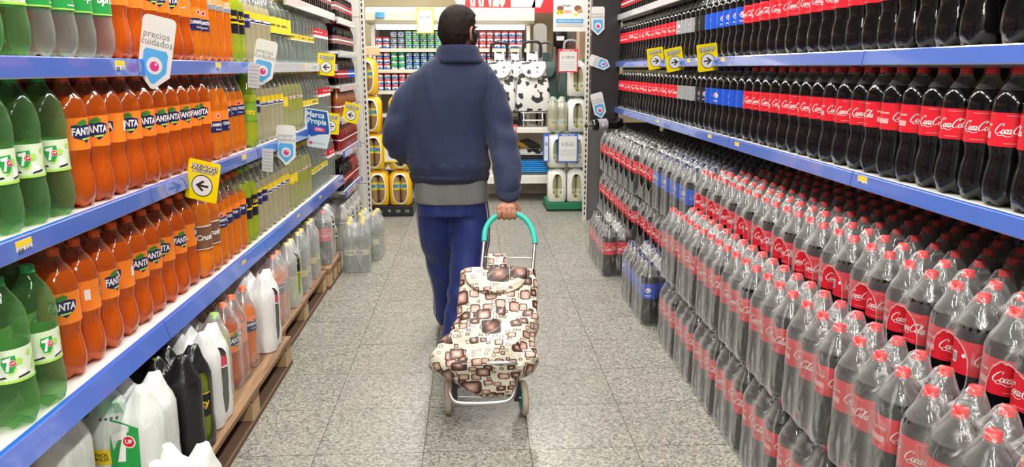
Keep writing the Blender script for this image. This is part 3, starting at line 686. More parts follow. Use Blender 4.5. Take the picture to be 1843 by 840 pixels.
# right shelves
RM, RU = 'right middle shelf', 'right upper shelf'
ym = 1.668; za, zb = 1.4765, 1.0645
run('cola', 1, 1.395, zb, ym, 20, RM, spread=0.55, pitch=0.1075); run('pepsi', 1, 1.395, zb, ym+2.16, 6, RM); run('pepsik', 1, 1.395, zb, ym+2.785, 2, RM); run('pepsig', 1, 1.395, zb, ym+2.985, 4, RM)
run('colab', 1, 1.395, zb, ym+3.39, 20, RM+' far stretch'); 
run('cola', 1, 1.395, za, ym+0.02, 3, RU+' nearest three'); run('cola', 1, 1.395, za, ym+0.40, 17, RU, pitch=0.1075); run('pepsi', 1, 1.395, za, ym+2.24, 6, RU); run('pepsik', 1, 1.395, za, ym+2.865, 2, RU); run('pepsig', 1, 1.395, za, ym+3.065, 4, RU)
run('colab', 1, 1.395, za, ym+3.47, 20, RU+' far stretch')
back('cola', 1.505, zb, 1.62, 21, RM); back('cola', 1.505, za, 1.62, 21, RU); back('pepsi', 1.505, zb, 3.9, 10, RM); back('pepsi', 1.505, za, 3.9, 10, RU)
for j in range(26):
    lb = 'small dark bottle with red label, on the grey top shelf at far right'
    place('sred', 1.37, 5.1+j*0.08, 1.8855, lb, 'bottle', lb, random.uniform(-1, 1))

# ================================================================== shrink-wrapped packs
def wrap_mesh(nx, ny, pitch, H, R, seed=1, S=0.05, shoulder=0.26, k=6, film_z0=0.004, puff=0.0):
    """film drawn over nx by ny standing bottles: sags between the caps, hugs the shoulders, follows the waists"""
    rnd = random.Random(seed)
    ex, ey = (nx-1)*pitch/2, (ny-1)*pitch/2
    NX, NY = max(1, (nx-1)*k), max(1, (ny-1)*k)
    xs = [lerp(-ex, ex, i/NX) for i in range(NX+1)]; ys = [lerp(-ey, ey, j/NY) for j in range(NY+1)]
    caps = [(-ex+i*pitch, -ey+j*pitch) for i in range(nx) for j in range(ny)]
    def zt(x, y):
        d = min(math.hypot(x-a, y-b) for a, b in caps)
        t = max(0, min(1, (d-0.016)/(pitch*0.5-0.016))); return H+0.0015-S*(t*t*(3-2*t))-(0.012*max(0, d-pitch*0.5)/(pitch*0.2))
    m = MB(); V = []; idx = {}
    for i, x in enumerate(xs):
        for j, y in enumerate(ys): idx[i, j] = len(V); V.append((x, y, zt(x, y)))
    F = [(idx[i, j], idx[i+1, j], idx[i+1, j+1], idx[i, j+1]) for i in range(NX) for j in range(NY)]
    per = []
    def arm(i, j, a0, a1, n=4):
        for q in range(n+1): per.append((i, j, lerp(a0, a1, q/n)))
    for i in range(1, NX): per.append((i, 0, -PI/2))
    arm(NX, 0, -PI/2, 0)
    for j in range(1, NY): per.append((NX, j, 0))
    arm(NX, NY, 0, PI/2)
    for i in range(NX-1, 0, -1): per.append((i, NY, PI/2))
    arm(0, NY, PI/2, PI)
    for j in range(NY-1, 0, -1): per.append((0, j, PI))
    arm(0, 0, PI, 3*PI/2)
    prof = [(0.0170, H, 1, 0), (0.0235, H-0.022, 0.85, 0.0), (R*0.62, H-0.048, 0.6, 0.001), (R*0.86, lerp(H, shoulder, 0.72), 0.32, 0.002), (R+0.001, shoulder, 0.12, 0.005), (R+0.0008, shoulder-0.05, 0.0, 0.008),
            (R+0.0003, 0.150, 0, 0.009), (R-0.0010, 0.115, 0, 0.010), (R+0.0008, 0.075, 0, 0.010), (R+0.0008, 0.035, 0, 0.009), (R-0.003, film_z0, 0, 0.006), (R-0.02, film_z0, 0, 0.002)]
    n = len(per); base = [idx[i, j] for i, j, a in per]; prev = base; off = [rnd.uniform(0, 9) for _ in range(3)]
    for r, z, sg, sc in prof:
        cur = []
        for (i, j, a) in per:
            x, y = xs[i], ys[j]
            mx = abs(math.sin(PI*(x+ex)/pitch)) if abs(math.sin(a)) > 0.9 and nx > 1 else 0
            my = abs(math.sin(PI*(y+ey)/pitch)) if abs(math.cos(a)) > 0.9 and ny > 1 else 0
            mm = max(mx, my); mm = mm**1.4
            rr = r-sc*mm+puff*0.004; zz = z-sg*S*mm
            px, py = x+rr*math.cos(a), y+rr*math.sin(a)
            nn = noise.noise((px*22+off[0], py*22+off[1], zz*14+off[2]))*0.0011
            rr += nn if z > 0.02 else 0
            cur.append(len(V)); V.append((x+rr*math.cos(a), y+rr*math.sin(a), zz))
        for q in range(n):
            a, b = prev[q], prev[(q+1) % n]; c, d = cur[(q+1) % n], cur[q]
            F.append((a, d, c, b) if a != b else (a, d, c))
        prev = cur
    m.add(V, F, 0); return m
PACKBOT = {}
def packbot(key, prof, liq, clear, level, cap, lab):
    o = bottle('bottle', prof, liq, clear, level, cap, lab, seg=18); PACKBOT[key] = o; return o
NECK = glassy('clear_neck_plastic', (0.86, 0.87, 0.87), (0.72, 0.74, 0.74), 0.09, 0.6)
packbot('cola', CONTOUR, LIQ['cola'], NECK, 0.281, CM['red'], lab_cola)
packbot('colab', CONTOUR, LIQ['cola'], NECK, 0.281, CM['black'], lab_cola)
packbot('pepsi', CONTOUR, LIQ['cola'], NECK, 0.281, CM['navy'], lab_pepsi(BLUE))
packbot('fanta', CONTOUR, LIQ['orange'], NECK, 0.275, CM['orange'], lab_fanta)
packbot('cunn', STRAIGHT, LIQ['amber'], NECK, 0.27, CM['orange'], lab_cunn(0.165, 0.235))
packbot('lime', STRAIGHT, LIQ['lime'], NECK, 0.27, CM['lime'], lab_bands(0.125, 0.215, P('green_lime_label', (0, 0, 0)), [(0.4, 0.5, YEL)], 'Pritty', YEL, 0.03))
packbot('olive', STRAIGHT, liquid('olive_lime_soda', (0.28, 0.36, 0.03), 0.1, (0.6, 0.7, 0.3)), NECK, 0.27, CM['lime'], lab_bands(0.115, 0.20, BLACK, [(0.95, 1.0, YEL)], 'Pritty', YEL, 0.036, 0.55))
packbot('grey', STRAIGHT, LIQ['water'], NECK, 0.27, CM['white'], lab_bands(0.20, 0.245, P('pink_red_label', (0.75, 0.08, 0.14), 0.4), [(0.0, 0.15, PURE)], None))
packbot('water', STRAIGHT, LIQ['water'], NECK, 0.25, CM['yellow'], lab_bands(0.10, 0.14, P('gold_label', (0.72, 0.58, 0.18), 0.4), [], 'Tónica', NAVY, 0.014))
packbot('waterc', STRAIGHT, LIQ['water'], NECK, 0.24, CM['yellow'], lab_bands(0.125, 0.165, P('cream_gold_label', (0.70, 0.66, 0.46), 0.4), [], 'Tónica', BLACK, 0.018))
packbot('darky', STRAIGHT, LIQ['lime'], NECK, 0.25, CM['yellow'], lab_bands(0.17, 0.25, BLACK, [(0.0, 0.1, YEL)], None))
packbot('palew', STRAIGHT, LIQ['pale'], NECK, 0.27, CM['white'], lab_bands(0.20, 0.245, BLACK, [(0.3, 0.6, PURE)], None))
FILM = film('clear_shrink_film', (0.80, 0.81, 0.82), 0.05, 0.85)
_wm = {}
PACKS = {}
def pack_proto(key, bot, nx, ny, pitch, R, fmat, opening=None, seed=1, shoulder=0.262, S=0.05, yaw0=0.0, skip_hidden=False):
    root = empty('bottle_pack'); src = PACKBOT[bot]; t = make_tree(src)
    rnd = random.Random(seed)
    for i in range(nx):
        for j in range(ny):
            b = copy_tree(t, root); b.location = ((i-(nx-1)/2)*pitch, (j-(ny-1)/2)*pitch, 0.0015)
            b.rotation_euler = (0, 0, yaw0+rnd.uniform(-0.9, 0.9)+(PI if rnd.random() < 0.1 else 0))
    wm = wrap_mesh(nx, ny, pitch, 0.3585 if fmat.name.startswith(('clear', 'hazy', 'milky')) else 0.3625, R, seed, S, shoulder)
    wm.build('shrink_wrap', fmat, root, ang=70)
    PACKS[key] = (make_tree(root), root); return root
CR = 0.0525; CP = 0.1035
FO = film('clear_shrink_film_open_end', (0.80, 0.81, 0.82), 0.05, 0.85, opening=(0, -1, 0.10, -0.02, 0.165, 0.062, 0.082), rimw=1.12)
for s in (1, 2, 3):
    pack_proto(f'cola23_{s}', 'cola', 2, 3, CP, CR, FILM, seed=s, yaw0=-0.75)
    pack_proto(f'colab23_{s}', 'colab', 2, 3, CP, CR, FILM, seed=s+5, yaw0=-0.5)
    pack_proto(f'pepsi23_{s}', 'pepsi', 2, 3, CP, CR, FILM, seed=s+9, yaw0=-0.5)
    pack_proto(f'cola32_{s}', 'cola', 3, 2, CP, CR, FO, seed=s+13, yaw0=-0.65)
    pack_proto(f'colab32_{s}', 'colab', 3, 2, CP, CR, FO, seed=s+17, yaw0=-0.4)
    pack_proto(f'pepsi32_{s}', 'pepsi', 3, 2, CP, CR, FILM, seed=s+21, yaw0=-0.4)
def put_pack(key, x, y, z, label, group=None, rot=0.0, jit=0.002):
    c = copy_tree(PACKS[key][0]); c.location = (x+random.uniform(-jit, jit), y, z); c.rotation_euler = (0, 0, rot+random.uniform(-0.004, 0.004))
    return tag(c, label, 'pack of bottles', group)
def pick(k): return f'{k}_{random.choice((1, 2, 3))}'
# near stack on the floor, two tiers
PH = 0.3615
for t in (0, 1):
    for i in range(9):
        y = 1.10+0.3150*i
        if t == 0 and i < 1: continue
        n = i+1
        put_pack(pick('cola23'), 1.071, y, t*PH, f'six wrapped red-capped colas, {"upper" if t else "floor"} tier of near floor stack, ' + ('closest to camera' if i == (0 if t else 1) else ('far end' if i == 8 else f'{ORD[i if t else i-1]} from camera')),
                 'red-capped cola packs in the near floor stack')
for i, y in enumerate((4.12, 4.44)):
    put_pack(pick('pepsi23'), 1.035, y, 0, f'blue-label cola pack on the floor past the near stack, {"nearer" if i == 0 else "farther"} one', 'blue-label cola packs on the floor')
for i, y in enumerate((5.135, 5.455)):
    put_pack(pick('colab23'), 0.985, y, 0, f'black-capped red-label cola pack standing alone on aisle floor, {"nearer" if i == 0 else "farther"} of two', 'free-standing cola packs', 0.03)
# packs on the base shelf, two tiers, two packs deep
for t in (0, 1):
    z = 0.162+t*PH
    for i in range(26):
        y = 1.315+0.2135*i
        if t == 0 and y < 3.7: continue
        x = 1.344 if y < 4.0 else (1.322 if y < 5.3 else 1.30)
        kind = 'cola' if y < 3.92 else ('pepsi' if y < 4.85 else 'colab')
        if t == 0: kind = 'pepsi' if y < 4.5 else 'colab'
        dsc = {'cola': 'red-capped cola pack', 'pepsi': 'blue-label cola pack', 'colab': 'black-capped red-label cola pack'}[kind]
        first = {'cola': 0, 'pepsi': 13, 'colab': 17}[kind]
        ti = 'upper' if t else 'lower'
        if t == 1 and kind != 'colab': lb = f'{dsc} in upper tier under right middle shelf, {ORD[i-first]} from camera'
        else: lb = f'{dsc} in {ti} tier under the right middle shelf, far part'
        put_pack(pick(kind+'32'), x, y, z, lb, f'{kind} packs {ti} tier')
        if t == 1:
            lb = f'{dsc} at the back of the upper tier under the right middle shelf'
            put_pack(pick(kind+'32'), x+0.322, y+0.02, z, lb, lb)

# ================================================================== left: pallets and mixed packs
def wood_mat():
    m, nt, N, L = newmat('pallet_wood'); b = N['Principled BSDF']
    tc = N.new('ShaderNodeTexCoord'); mp = N.new('ShaderNodeMapping'); mp.inputs['Scale'].default_value = (30, 2.2, 30); L.new(tc.outputs['Object'], mp.inputs[0])
    n = N.new('ShaderNodeTexNoise'); n.inputs['Scale'].default_value = 1.5; n.inputs['Detail'].default_value = 5; L.new(mp.outputs[0], n.inputs['Vector'])
    r = N.new('ShaderNodeValToRGB'); e = r.color_ramp.elements
    e[0].position = 0.3; e[0].color = (0.12, 0.062, 0.03, 1); e[1].position = 0.72; e[1].color = (0.40, 0.24, 0.125, 1)
    L.new(n.outputs['Fac'], r.inputs[0]); L.new(r.outputs[0], b.inputs['Base Color']); b.inputs['Roughness'].default_value = 0.75
    bp = N.new('ShaderNodeBump'); bp.inputs['Strength'].default_value = 0.4; bp.inputs['Distance'].default_value = 0.003; L.new(n.outputs['Fac'], bp.inputs['Height']); L.new(bp.outputs['Normal'], b.inputs['Normal'])
    return m
WOOD = wood_mat()
def pallet(y0, y1, xf, label, zt=0.142, skew=0.0):
    yc = (y0+y1)/2; L = (y1-y0)/2; r = empty('pallet', (xf, yc, 0), skew)
    W_ = 0.62
    for k in range(6):
        x1 = -0.002-k*0.105; m = MB(); m.box(x1-0.088, x1, -L, L, zt-0.022, zt, b=0.004); m.build('top_board', WOOD, r, smooth=False)
    for yy in (-L, -0.05, L-0.1):
        m = MB(); m.box(-W_, -0.004, yy+0.003, yy+0.097, zt-0.043, zt-0.0225); m.build('stringer_board', WOOD, r, smooth=False)
        for xx in (-0.09, -0.36, -W_):
            m = MB(); m.box(xx+0.0, xx+0.085, yy+0.002, yy+0.098, 0.0205, zt-0.0435, b=0.003); m.build('block', P('pale_pallet_wood', (0.50, 0.34, 0.18), 0.8, bump=0.3, bscale=60), r, smooth=False)
    for xx in (-0.093, -0.363, -W_-0.003):
        m = MB(); m.box(xx, xx+0.09, -L, L, 0.0, 0.02); m.build('bottom_board', P('dark_pallet_wood', (0.13, 0.075, 0.045), 0.85, bump=0.3, bscale=40), r, smooth=False)
    return tag(r, label, 'pallet')
pallet(1.12, 2.27, -0.955, 'brown wooden pallet under the white film packs at lower left, closest to camera')
pallet(2.29, 3.52, -0.895, 'brown wooden pallet with split blocks under orange and white packs at left')
pallet(3.56, 4.74, -0.955, 'worn wooden pallet under the orange and tonic packs, middle left')
pallet(4.78, 5.22, -0.94, 'short wooden pallet end under the dark cola pack, far left')
SP = 0.0945; SR = 0.0494
W_OP = dict(opening=(0, 1, 0.10, 0.0, 0.165, 0.036, 0.125))
def wfilm(name, col, op=(0, 1, 0.10, 0.0, 0.160, 0.034, 0.125), haze=0.93, rough=0.3):
    return film(name, col, haze, 1.0, opening=op, rough=rough)
WH = wfilm('white_opaque_film', (0.80, 0.81, 0.80)); BK = wfilm('black_opaque_film', (0.012, 0.012, 0.013), rough=0.16, haze=1.0)
WH0 = film('white_closed_film', (0.74, 0.78, 0.75), 0.90, 1.0, rough=0.28)
MILK = film('milky_film', (0.82, 0.83, 0.83), 0.42, 0.85, opening=(0, 1, 0.10, 0.0, 0.17, 0.036, 0.12))
TONF = film('hazy_clear_film', (0.80, 0.82, 0.82), 0.24, 0.7)
pack_proto('seven', 'grey', 3, 2, CP, CR, WH0, seed=31)
pack_proto('sevenf', 'grey', 2, 3, CP*0.95, CR*0.95, WH0, seed=51)
pack_proto('black', 'olive', 3, 2, SP, SR, BK, seed=32, yaw0=PI/2+0.0)
pack_proto('whiteg', 'grey', 3, 2, SP, SR, WH, seed=33)
pack_proto('lime', 'lime', 3, 1, SP, SR, TONF, seed=34, yaw0=0.6)
pack_proto('fanta', 'fanta', 3, 2, 0.1035, CR, FILM, seed=35, yaw0=0.7)
pack_proto('cunn', 'cunn', 3, 1, SP, SR, FILM, seed=36, yaw0=0.6)
pack_proto('cunn2', 'cunn', 3, 2, SP, SR, TONF, seed=37, yaw0=0.6)
pack_proto('darky', 'darky', 3, 2, SP, SR, MILK, seed=38, yaw0=0.7)
pack_proto('water', 'water', 3, 2, SP, SR, TONF, seed=39, yaw0=0.5)
pack_proto('waterc', 'waterc', 2, 3, SP, SR, TONF, seed=40, yaw0=0.2)
pack_proto('colal', 'cola', 3, 1, CP, CR, TONF, seed=41, yaw0=0.5)
pack_proto('palew', 'palew', 3, 2, SP, SR, MILK, seed=42, yaw0=0.7)
for o in bpy.data.objects: pass
zp = 0.1425
def lp(key, y, label, xf=-0.925, z=zp, rot=0.0, pitch=SP, R=SR, nx=3):
    x = xf-R-(nx-1)*pitch/2
    return put_pack(key, x, y, z, label, None, rot, 0.001)
def print_patches(pack, R, ny, pitch, ex):
    """green and yellow printing on the white film, laid on the side facing the camera (-Y)"""
    y = -(ny-1)*pitch/2-R-0.0045
    m = MB()
    def flat(sh, mi, dx, dz, l): 
        V, F = sh; m.add([(x+dx, y-0.0004*l, z+dz) for x, z in V], F, mi)
    for dx, zc, k, full in ((0.060, 0.205, 1.0, 1), (-0.062, 0.300, 0.55, 0), (-0.155, 0.205, 0.8, 1)):
        flat(mv(strip_shape([(-0.045, -0.075), (0.04, -0.085), (0.045, 0.05), (-0.035, 0.075)], 0.006), 0, 0, k), 0, dx, zc, 1)
        if full: flat(mv(strip_shape([(-0.030, 0.030), (0.012, 0.045), (0.004, 0.01), (-0.004, -0.06), (-0.026, -0.06), (-0.008, 0.012), (-0.032, 0.008)]), 0, 0, k), 1, dx, zc, 2)
        flat(disc2(0.012*k, 0.005*k, 0.021*k), 1, dx, zc, 3); flat(disc2(0.012*k, 0.005*k, 0.017*k), 2, dx, zc, 4)
        flat(mv(text2d('UP', 0.018, 0, 0.0006), 0, 0, k), 1, dx+0.012*k, zc+0.005*k, 5)
    flat(rect2(-0.026, 0.026, -0.024, 0.024), 3, -0.008, 0.165, 1)
    flat(text2d('PACK\n6x2,25', 0.015, 0, 0.0003), 4, -0.008, 0.165, 2)
    flat(rect2(-0.03, 0.04, -0.022, 0.022), 5, 0.02, 0.315, 1)
    for q in range(4): flat(disc2(-0.02+q*0.014, 0, 0.004, n=8), 6, 0.02, 0.282, 1)
    flat(text2d('Pack', 0.030, 0, 0.0006), 6, -0.10, 0.09, 1)
    o = m.build('film_print', [GRN, PURE, RED, YEL, BLACK, P('mint_print', (0.42, 0.75, 0.55), 0.5), P('dark_green_print', (0.03, 0.16, 0.07), 0.5)], pack, smooth=False)
    wr = [c for c in kids(pack) if c.name.startswith('shrink_wrap')][0]; bpy.context.view_layer.update()
    from mathutils.bvhtree import BVHTree
    me = wr.data; bvh = BVHTree.FromPolygons([v.co[:] for v in me.vertices], [p.vertices[:] for p in me.polygons])
    for v in o.data.vertices:      # press the printing onto the film
        lift = max(0.0, y-v.co.y)
        h = bvh.ray_cast(Vector((v.co.x, y-0.2, v.co.z)), Vector((0, 1, 0)))
        if h[0] is not None: v.co.y = h[0].y-0.0012-lift
    return o
sv = []
for i, y in enumerate((2.165, 1.93, 1.70, 1.47)):
    p = lp('seven', y, f'white six-pack with green and red printing on left pallet, {["beside the black-wrapped pack", "second from the black-wrapped pack", "third from the black-wrapped pack", "lower left corner"][i]}', xf=(-0.935, -1.08, -1.12, -1.14)[i], rot=(0.03, -0.04, 0.05, 0)[i], pitch=CP, R=CR)
    p['group'] = 'white printed six-packs'; print_patches(p, CR, 2, CP, 0)
o = PACKS['seven'][1]
# short white pack in front
lp('black', 2.40, 'glossy black wrapped pack with round opening showing olive bottle and yellow lettering', xf=-0.905)
lp('whiteg', 2.62, 'opaque white wrapped pack with clear round opening beside the black pack', xf=-0.915)
lp('lime', 2.80, 'clear-wrapped row of bright lime soda bottles beside white pack', xf=-0.95)
lp('fanta', 2.98, 'clear-wrapped pack of orange-capped orange soda on pallet under lower shelf', xf=-0.955, pitch=0.1035, R=CR)
lp('cunn', 3.16, 'single row of wrapped orange soda bottles beside the second white pack', xf=-0.95)
lp('whiteg', 3.375, 'opaque white wrapped pack with pink label openings, farther along the pallet', xf=-0.915, rot=0.04)
lp('cunn2', 3.76, 'clear-wrapped pack of slim orange soda on the middle left pallet', xf=-0.965)
lp('darky', 4.03, 'milky wrapped pack of lime soda with yellow caps and black labels', xf=-0.96)
lp('water', 4.30, 'clear-wrapped pack of tonic with gold labels, nearer of two on middle pallets', xf=-0.965)
lp('water', 4.60, 'clear-wrapped pack of tonic with gold labels, farther of two on middle pallets', xf=-0.97)
lp('colal', 4.92, 'wrapped row of dark cola bottles with red label standing on pallet end at left', xf=-0.945, pitch=CP, R=CR)
lp('palew', 5.11, 'milky wrapped pack of pale soda beside the dark cola on left', xf=-0.965)
lp('palew', 5.37, 'milky wrapped pack of pale soda on floor behind the tonic pack', xf=-1.0, z=0.0)
for i, y in enumerate((5.96, 6.17, 6.38, 6.59)):
    lp('palew', y, 'milky wrapped pack of pale soda on floor under last left bay, ' + ['nearest', 'second', 'third', 'farthest'][i], xf=-1.0, z=0.0)
put_pack('sevenf', -0.835, 1.925, 0, 'opaque white wrapped pack standing on the floor at the bottom edge, before the pallet', None, 0.02, 0)
t1 = put_pack('waterc', -0.845, 5.33, 0, 'hazy film pack of tonic with yellow caps alone on the floor at left aisle edge', None, 0.10)
t2 = put_pack('waterc', -0.80, 5.66, 0, 'hazy film pack of tonic with yellow caps on floor, behind the nearer tonic pack', None, -0.06)

# ================================================================== the shopper
def fused(name, m, mats, parent, voxel, smooth=3, disp=None, loc=None):
    me = m.mesh(name, mats, smooth=False)
    o = bpy.data.objects.new(name, me); COL.objects.link(o)
    r = o.modifiers.new('r', 'REMESH'); r.mode = 'VOXEL'; r.voxel_size = voxel
    s = o.modifiers.new('s', 'SMOOTH'); s.iterations = smooth; s.factor = 0.5
    dg = bpy.context.evaluated_depsgraph_get(); dg.update()
    nm = bpy.data.meshes.new_from_object(o.evaluated_get(dg)); o.modifiers.clear()
    bpy.data.meshes.remove(me) if False else None
    o.data = nm; nm.name = name
    if disp:
        cos = [v.co.copy() for v in nm.vertices]; ns = [v.normal.copy() for v in nm.vertices]
        for v, c, n in zip(nm.vertices, cos, ns): v.co = c+n*disp(c, n)
    nm.materials.clear()
    for mm in mats: nm.materials.append(mm)
    nm.polygons.foreach_set('use_smooth', [True]*len(nm.polygons)); nm.update()
    if parent: o.parent = parent
    if loc: o.location = loc
    return o
def sring(cx, cy, z, rx, ry, n=28, e=2.3, rot=0.0, tiltx=0.0):
    out = []
    for k in range(n):
        a = 2*PI*k/n; c, s = math.cos(a), math.sin(a)
        x = rx*math.copysign(abs(c)**(2/e), c); y = ry*math.copysign(abs(s)**(2/e), s)
        out.append((cx+x*math.cos(rot)-y*math.sin(rot), cy+x*math.sin(rot)+y*math.cos(rot), z+tiltx*y))
    return out
def sphere(m, c, r, n=14, mi=0):
    rings = []
    rx, ry, rz = r if isinstance(r, tuple) else (r, r, r)
    for i in range(1, n):
        p = PI*i/n-PI/2
        rings.append([(c[0]+rx*math.cos(p)*math.cos(2*PI*k/(2*n)), c[1]+ry*math.cos(p)*math.sin(2*PI*k/(2*n)), c[2]+rz*math.sin(p)) for k in range(2*n)])
    m.loft(rings, mi)
def limb(m, pts, rr, seg=16):
    c = smooth_curve([tuple(p)+(r,) for p, r in zip(pts, rr)], 5)
    m.tube([p[:3] for p in c], [p[3] for p in c], seg)
    sphere(m, c[0][:3], c[0][3]*0.98, 8); sphere(m, c[-1][:3], c[-1][3]*0.98, 8)
PX, PY = -0.11, 3.76
def skin_mat():
    m, nt, N, L = newmat('skin'); b = N['Principled BSDF']
    tc = N.new('ShaderNodeTexCoord'); n = N.new('ShaderNodeTexNoise'); n.inputs['Scale'].default_value = 45; L.new(tc.outputs['Object'], n.inputs['Vector'])
    r = N.new('ShaderNodeValToRGB'); r.color_ramp.elements[0].color = (0.36, 0.15, 0.09, 1); r.color_ramp.elements[1].color = (0.52, 0.26, 0.17, 1)
    L.new(n.outputs['Fac'], r.inputs[0]); L.new(r.outputs[0], b.inputs['Base Color']); b.inputs['Roughness'].default_value = 0.5
    b.inputs['Subsurface Weight'].default_value = 0.08; b.inputs['Subsurface Radius'].default_value = (0.02, 0.008, 0.004)
    return m
SKIN = skin_mat()
man = empty('person', (0, 0, 0))
HC = Vector((-0.064, 3.745, 1.588)); HY = -math.radians(38)      # head centre and turn
def hd(x, y, z): # head space (face towards +y) to world
    c, s = math.cos(HY), math.sin(HY); return (HC.x+x*c-y*s, HC.y+x*s+y*c, HC.z+z)
m = MB()
# skull and jaw
rings = []
for i in range(1, 22):
    p = PI*i/22-PI/2; z = 0.112*math.sin(p); rg = []
    for k in range(32):
        a = 2*PI*k/32; q = math.cos(p)
        x = 0.074*q*math.cos(a); y = 0.094*q*math.sin(a)
        if z < 0: x *= 1-0.22*(-z/0.112); y = y*(1-0.10*(-z/0.112))+0.018*(-z/0.112)*(1 if y > 0 else 0.2)
        if y < 0 and z < -0.03: y *= 0.86
        rg.append(hd(x, y, z))
    rings.append(rg)
m.loft(rings)
# nose, brow, lips, chin
m.loft([[hd(0.006*math.cos(a)*1.0, 0.090+0.006*math.sin(a), 0.022) for a in [2*PI*k/8 for k in range(8)]],
        [hd(0.010*math.cos(a), 0.100+0.008*math.sin(a), 0.0) for a in [2*PI*k/8 for k in range(8)]],
        [hd(0.016*math.cos(a), 0.106+0.012*math.sin(a), -0.022) for a in [2*PI*k/8 for k in range(8)]],
        [hd(0.010*math.cos(a), 0.098+0.006*math.sin(a), -0.032) for a in [2*PI*k/8 for k in range(8)]]])
for sx in (-1, 1):
    sphere(m, hd(sx*0.030, 0.083, 0.026), (0.020, 0.012, 0.008), 7)
    # ear: rim and lobe
    e = [hd(sx*0.074, 0.006, 0.012), hd(sx*0.086, -0.006, 0.020), hd(sx*0.092, -0.020, 0.010), hd(sx*0.091, -0.022, -0.012), hd(sx*0.084, -0.010, -0.034), hd(sx*0.076, 0.004, -0.042)]
    m.tube(smooth_curve(e, 4), 0.0066, 8)
    sphere(m, hd(sx*0.077, -0.004, -0.012), (0.009, 0.014, 0.025), 7)
sphere(m, hd(0, 0.088, -0.056), (0.022, 0.010, 0.009), 7); sphere(m, hd(0, 0.080, -0.090), (0.020, 0.014, 0.014), 7)
# neck, trunk, limbs
limb(m, [(-0.080, 3.735, 1.55), (-0.090, 3.735, 1.47), (-0.10, 3.75, 1.40)], [0.058, 0.060, 0.075])
limb(m, [(-0.11, 3.76, 1.40), (-0.12, 3.77, 1.20), (-0.12, 3.76, 1.00), (-0.11, 3.76, 0.86)], [0.10, 0.125, 0.12, 0.125])
limb(m, [(-0.25, 3.75, 1.325), (-0.11, 3.75, 1.375), (0.04, 3.75, 1.325)], [0.050, 0.065, 0.050])
WR = Vector((0.158, 3.492, 0.815))
limb(m, [(0.060, 3.75, 1.315), (0.125, 3.70, 1.08), WR], [0.052, 0.042, 0.027])
limb(m, [(-0.275, 3.75, 1.315), (-0.37, 3.73, 1.08), (-0.22, 3.93, 1.00)], [0.052, 0.042, 0.027])
limb(m, [(-0.03, 3.76, 0.84), (-0.02, 3.76, 0.48), (-0.06, 3.66, 0.09)], [0.085, 0.058, 0.038])
limb(m, [(-0.20, 3.77, 0.84), (-0.17, 3.90, 0.48), (-0.165, 4.03, 0.09)], [0.085, 0.058, 0.038])
# right hand: palm, four fingers round the handle, thumb
BAR = (3.462, 0.752)
m.loft([sring(WR.x, WR.y, WR.z+0.012, 0.027, 0.020, 14), sring(0.157, 3.482, 0.800, 0.032, 0.018, 14), sring(0.155, 3.462, 0.786, 0.043, 0.016, 14), sring(0.154, 3.452, 0.776, 0.045, 0.013, 14)])
fx = (0.1165, 0.1410, 0.1655, 0.1890)
for i, x in enumerate(fx):
    l = (0.93, 1.02, 1.04, 0.95)[i]; cy, cz = BAR; R_ = 0.0245
    pts = [(0.5*x+0.5*0.155, 3.462, 0.792), (x, cy-0.012, cz+R_+0.004)]
    for k, a in enumerate((130, 165, 200, 235, 268, 300)):
        pts.append((x+0.0005*k, cy+R_*l*math.cos(math.radians(a)), cz+R_*l*math.sin(math.radians(a))))
    m.tube(smooth_curve(pts, 3), [lerp(0.0112, 0.0086, q/((len(pts)-1)*3)) for q in range((len(pts)-1)*3+1)], 10)
    sphere(m, pts[-1], 0.0086, 6); sphere(m, pts[1], 0.0118, 6); sphere(m, pts[4], 0.0105, 6)
th = [(0.178, 3.482, 0.803), (0.200, 3.490, 0.788), (0.212, 3.492, 0.768), (0.208, 3.488, 0.750), (0.200, 3.482, 0.742)]
m.tube(smooth_curve(th, 4), [lerp(0.0135, 0.0095, q/16) for q in range(17)], 10); sphere(m, th[-1], 0.0095, 6)
# left hand, resting in front of the belly
m.loft([sring(-0.215, 3.935, 1.0, 0.020, 0.026, 12), sring(-0.19, 3.94, 0.985, 0.015, 0.036, 12), sring(-0.165, 3.935, 0.975, 0.013, 0.04, 12)][::-1])
for i in range(4):
    q = [( -0.165, 3.91+0.022*i, 0.975), (-0.135, 3.905+0.023*i, 0.965), (-0.112, 3.90+0.023*i, 0.945), (-0.108, 3.90+0.023*i, 0.925)]
    m.tube(smooth_curve(q, 3), 0.0088, 8); sphere(m, q[-1], 0.0088, 6)
m.tube(smooth_curve([(-0.19, 3.91, 1.0), (-0.165, 3.90, 1.015), (-0.14, 3.905, 1.012)], 3), 0.010, 8)
fused('body', m, [SKIN], man, 0.0034, 3)
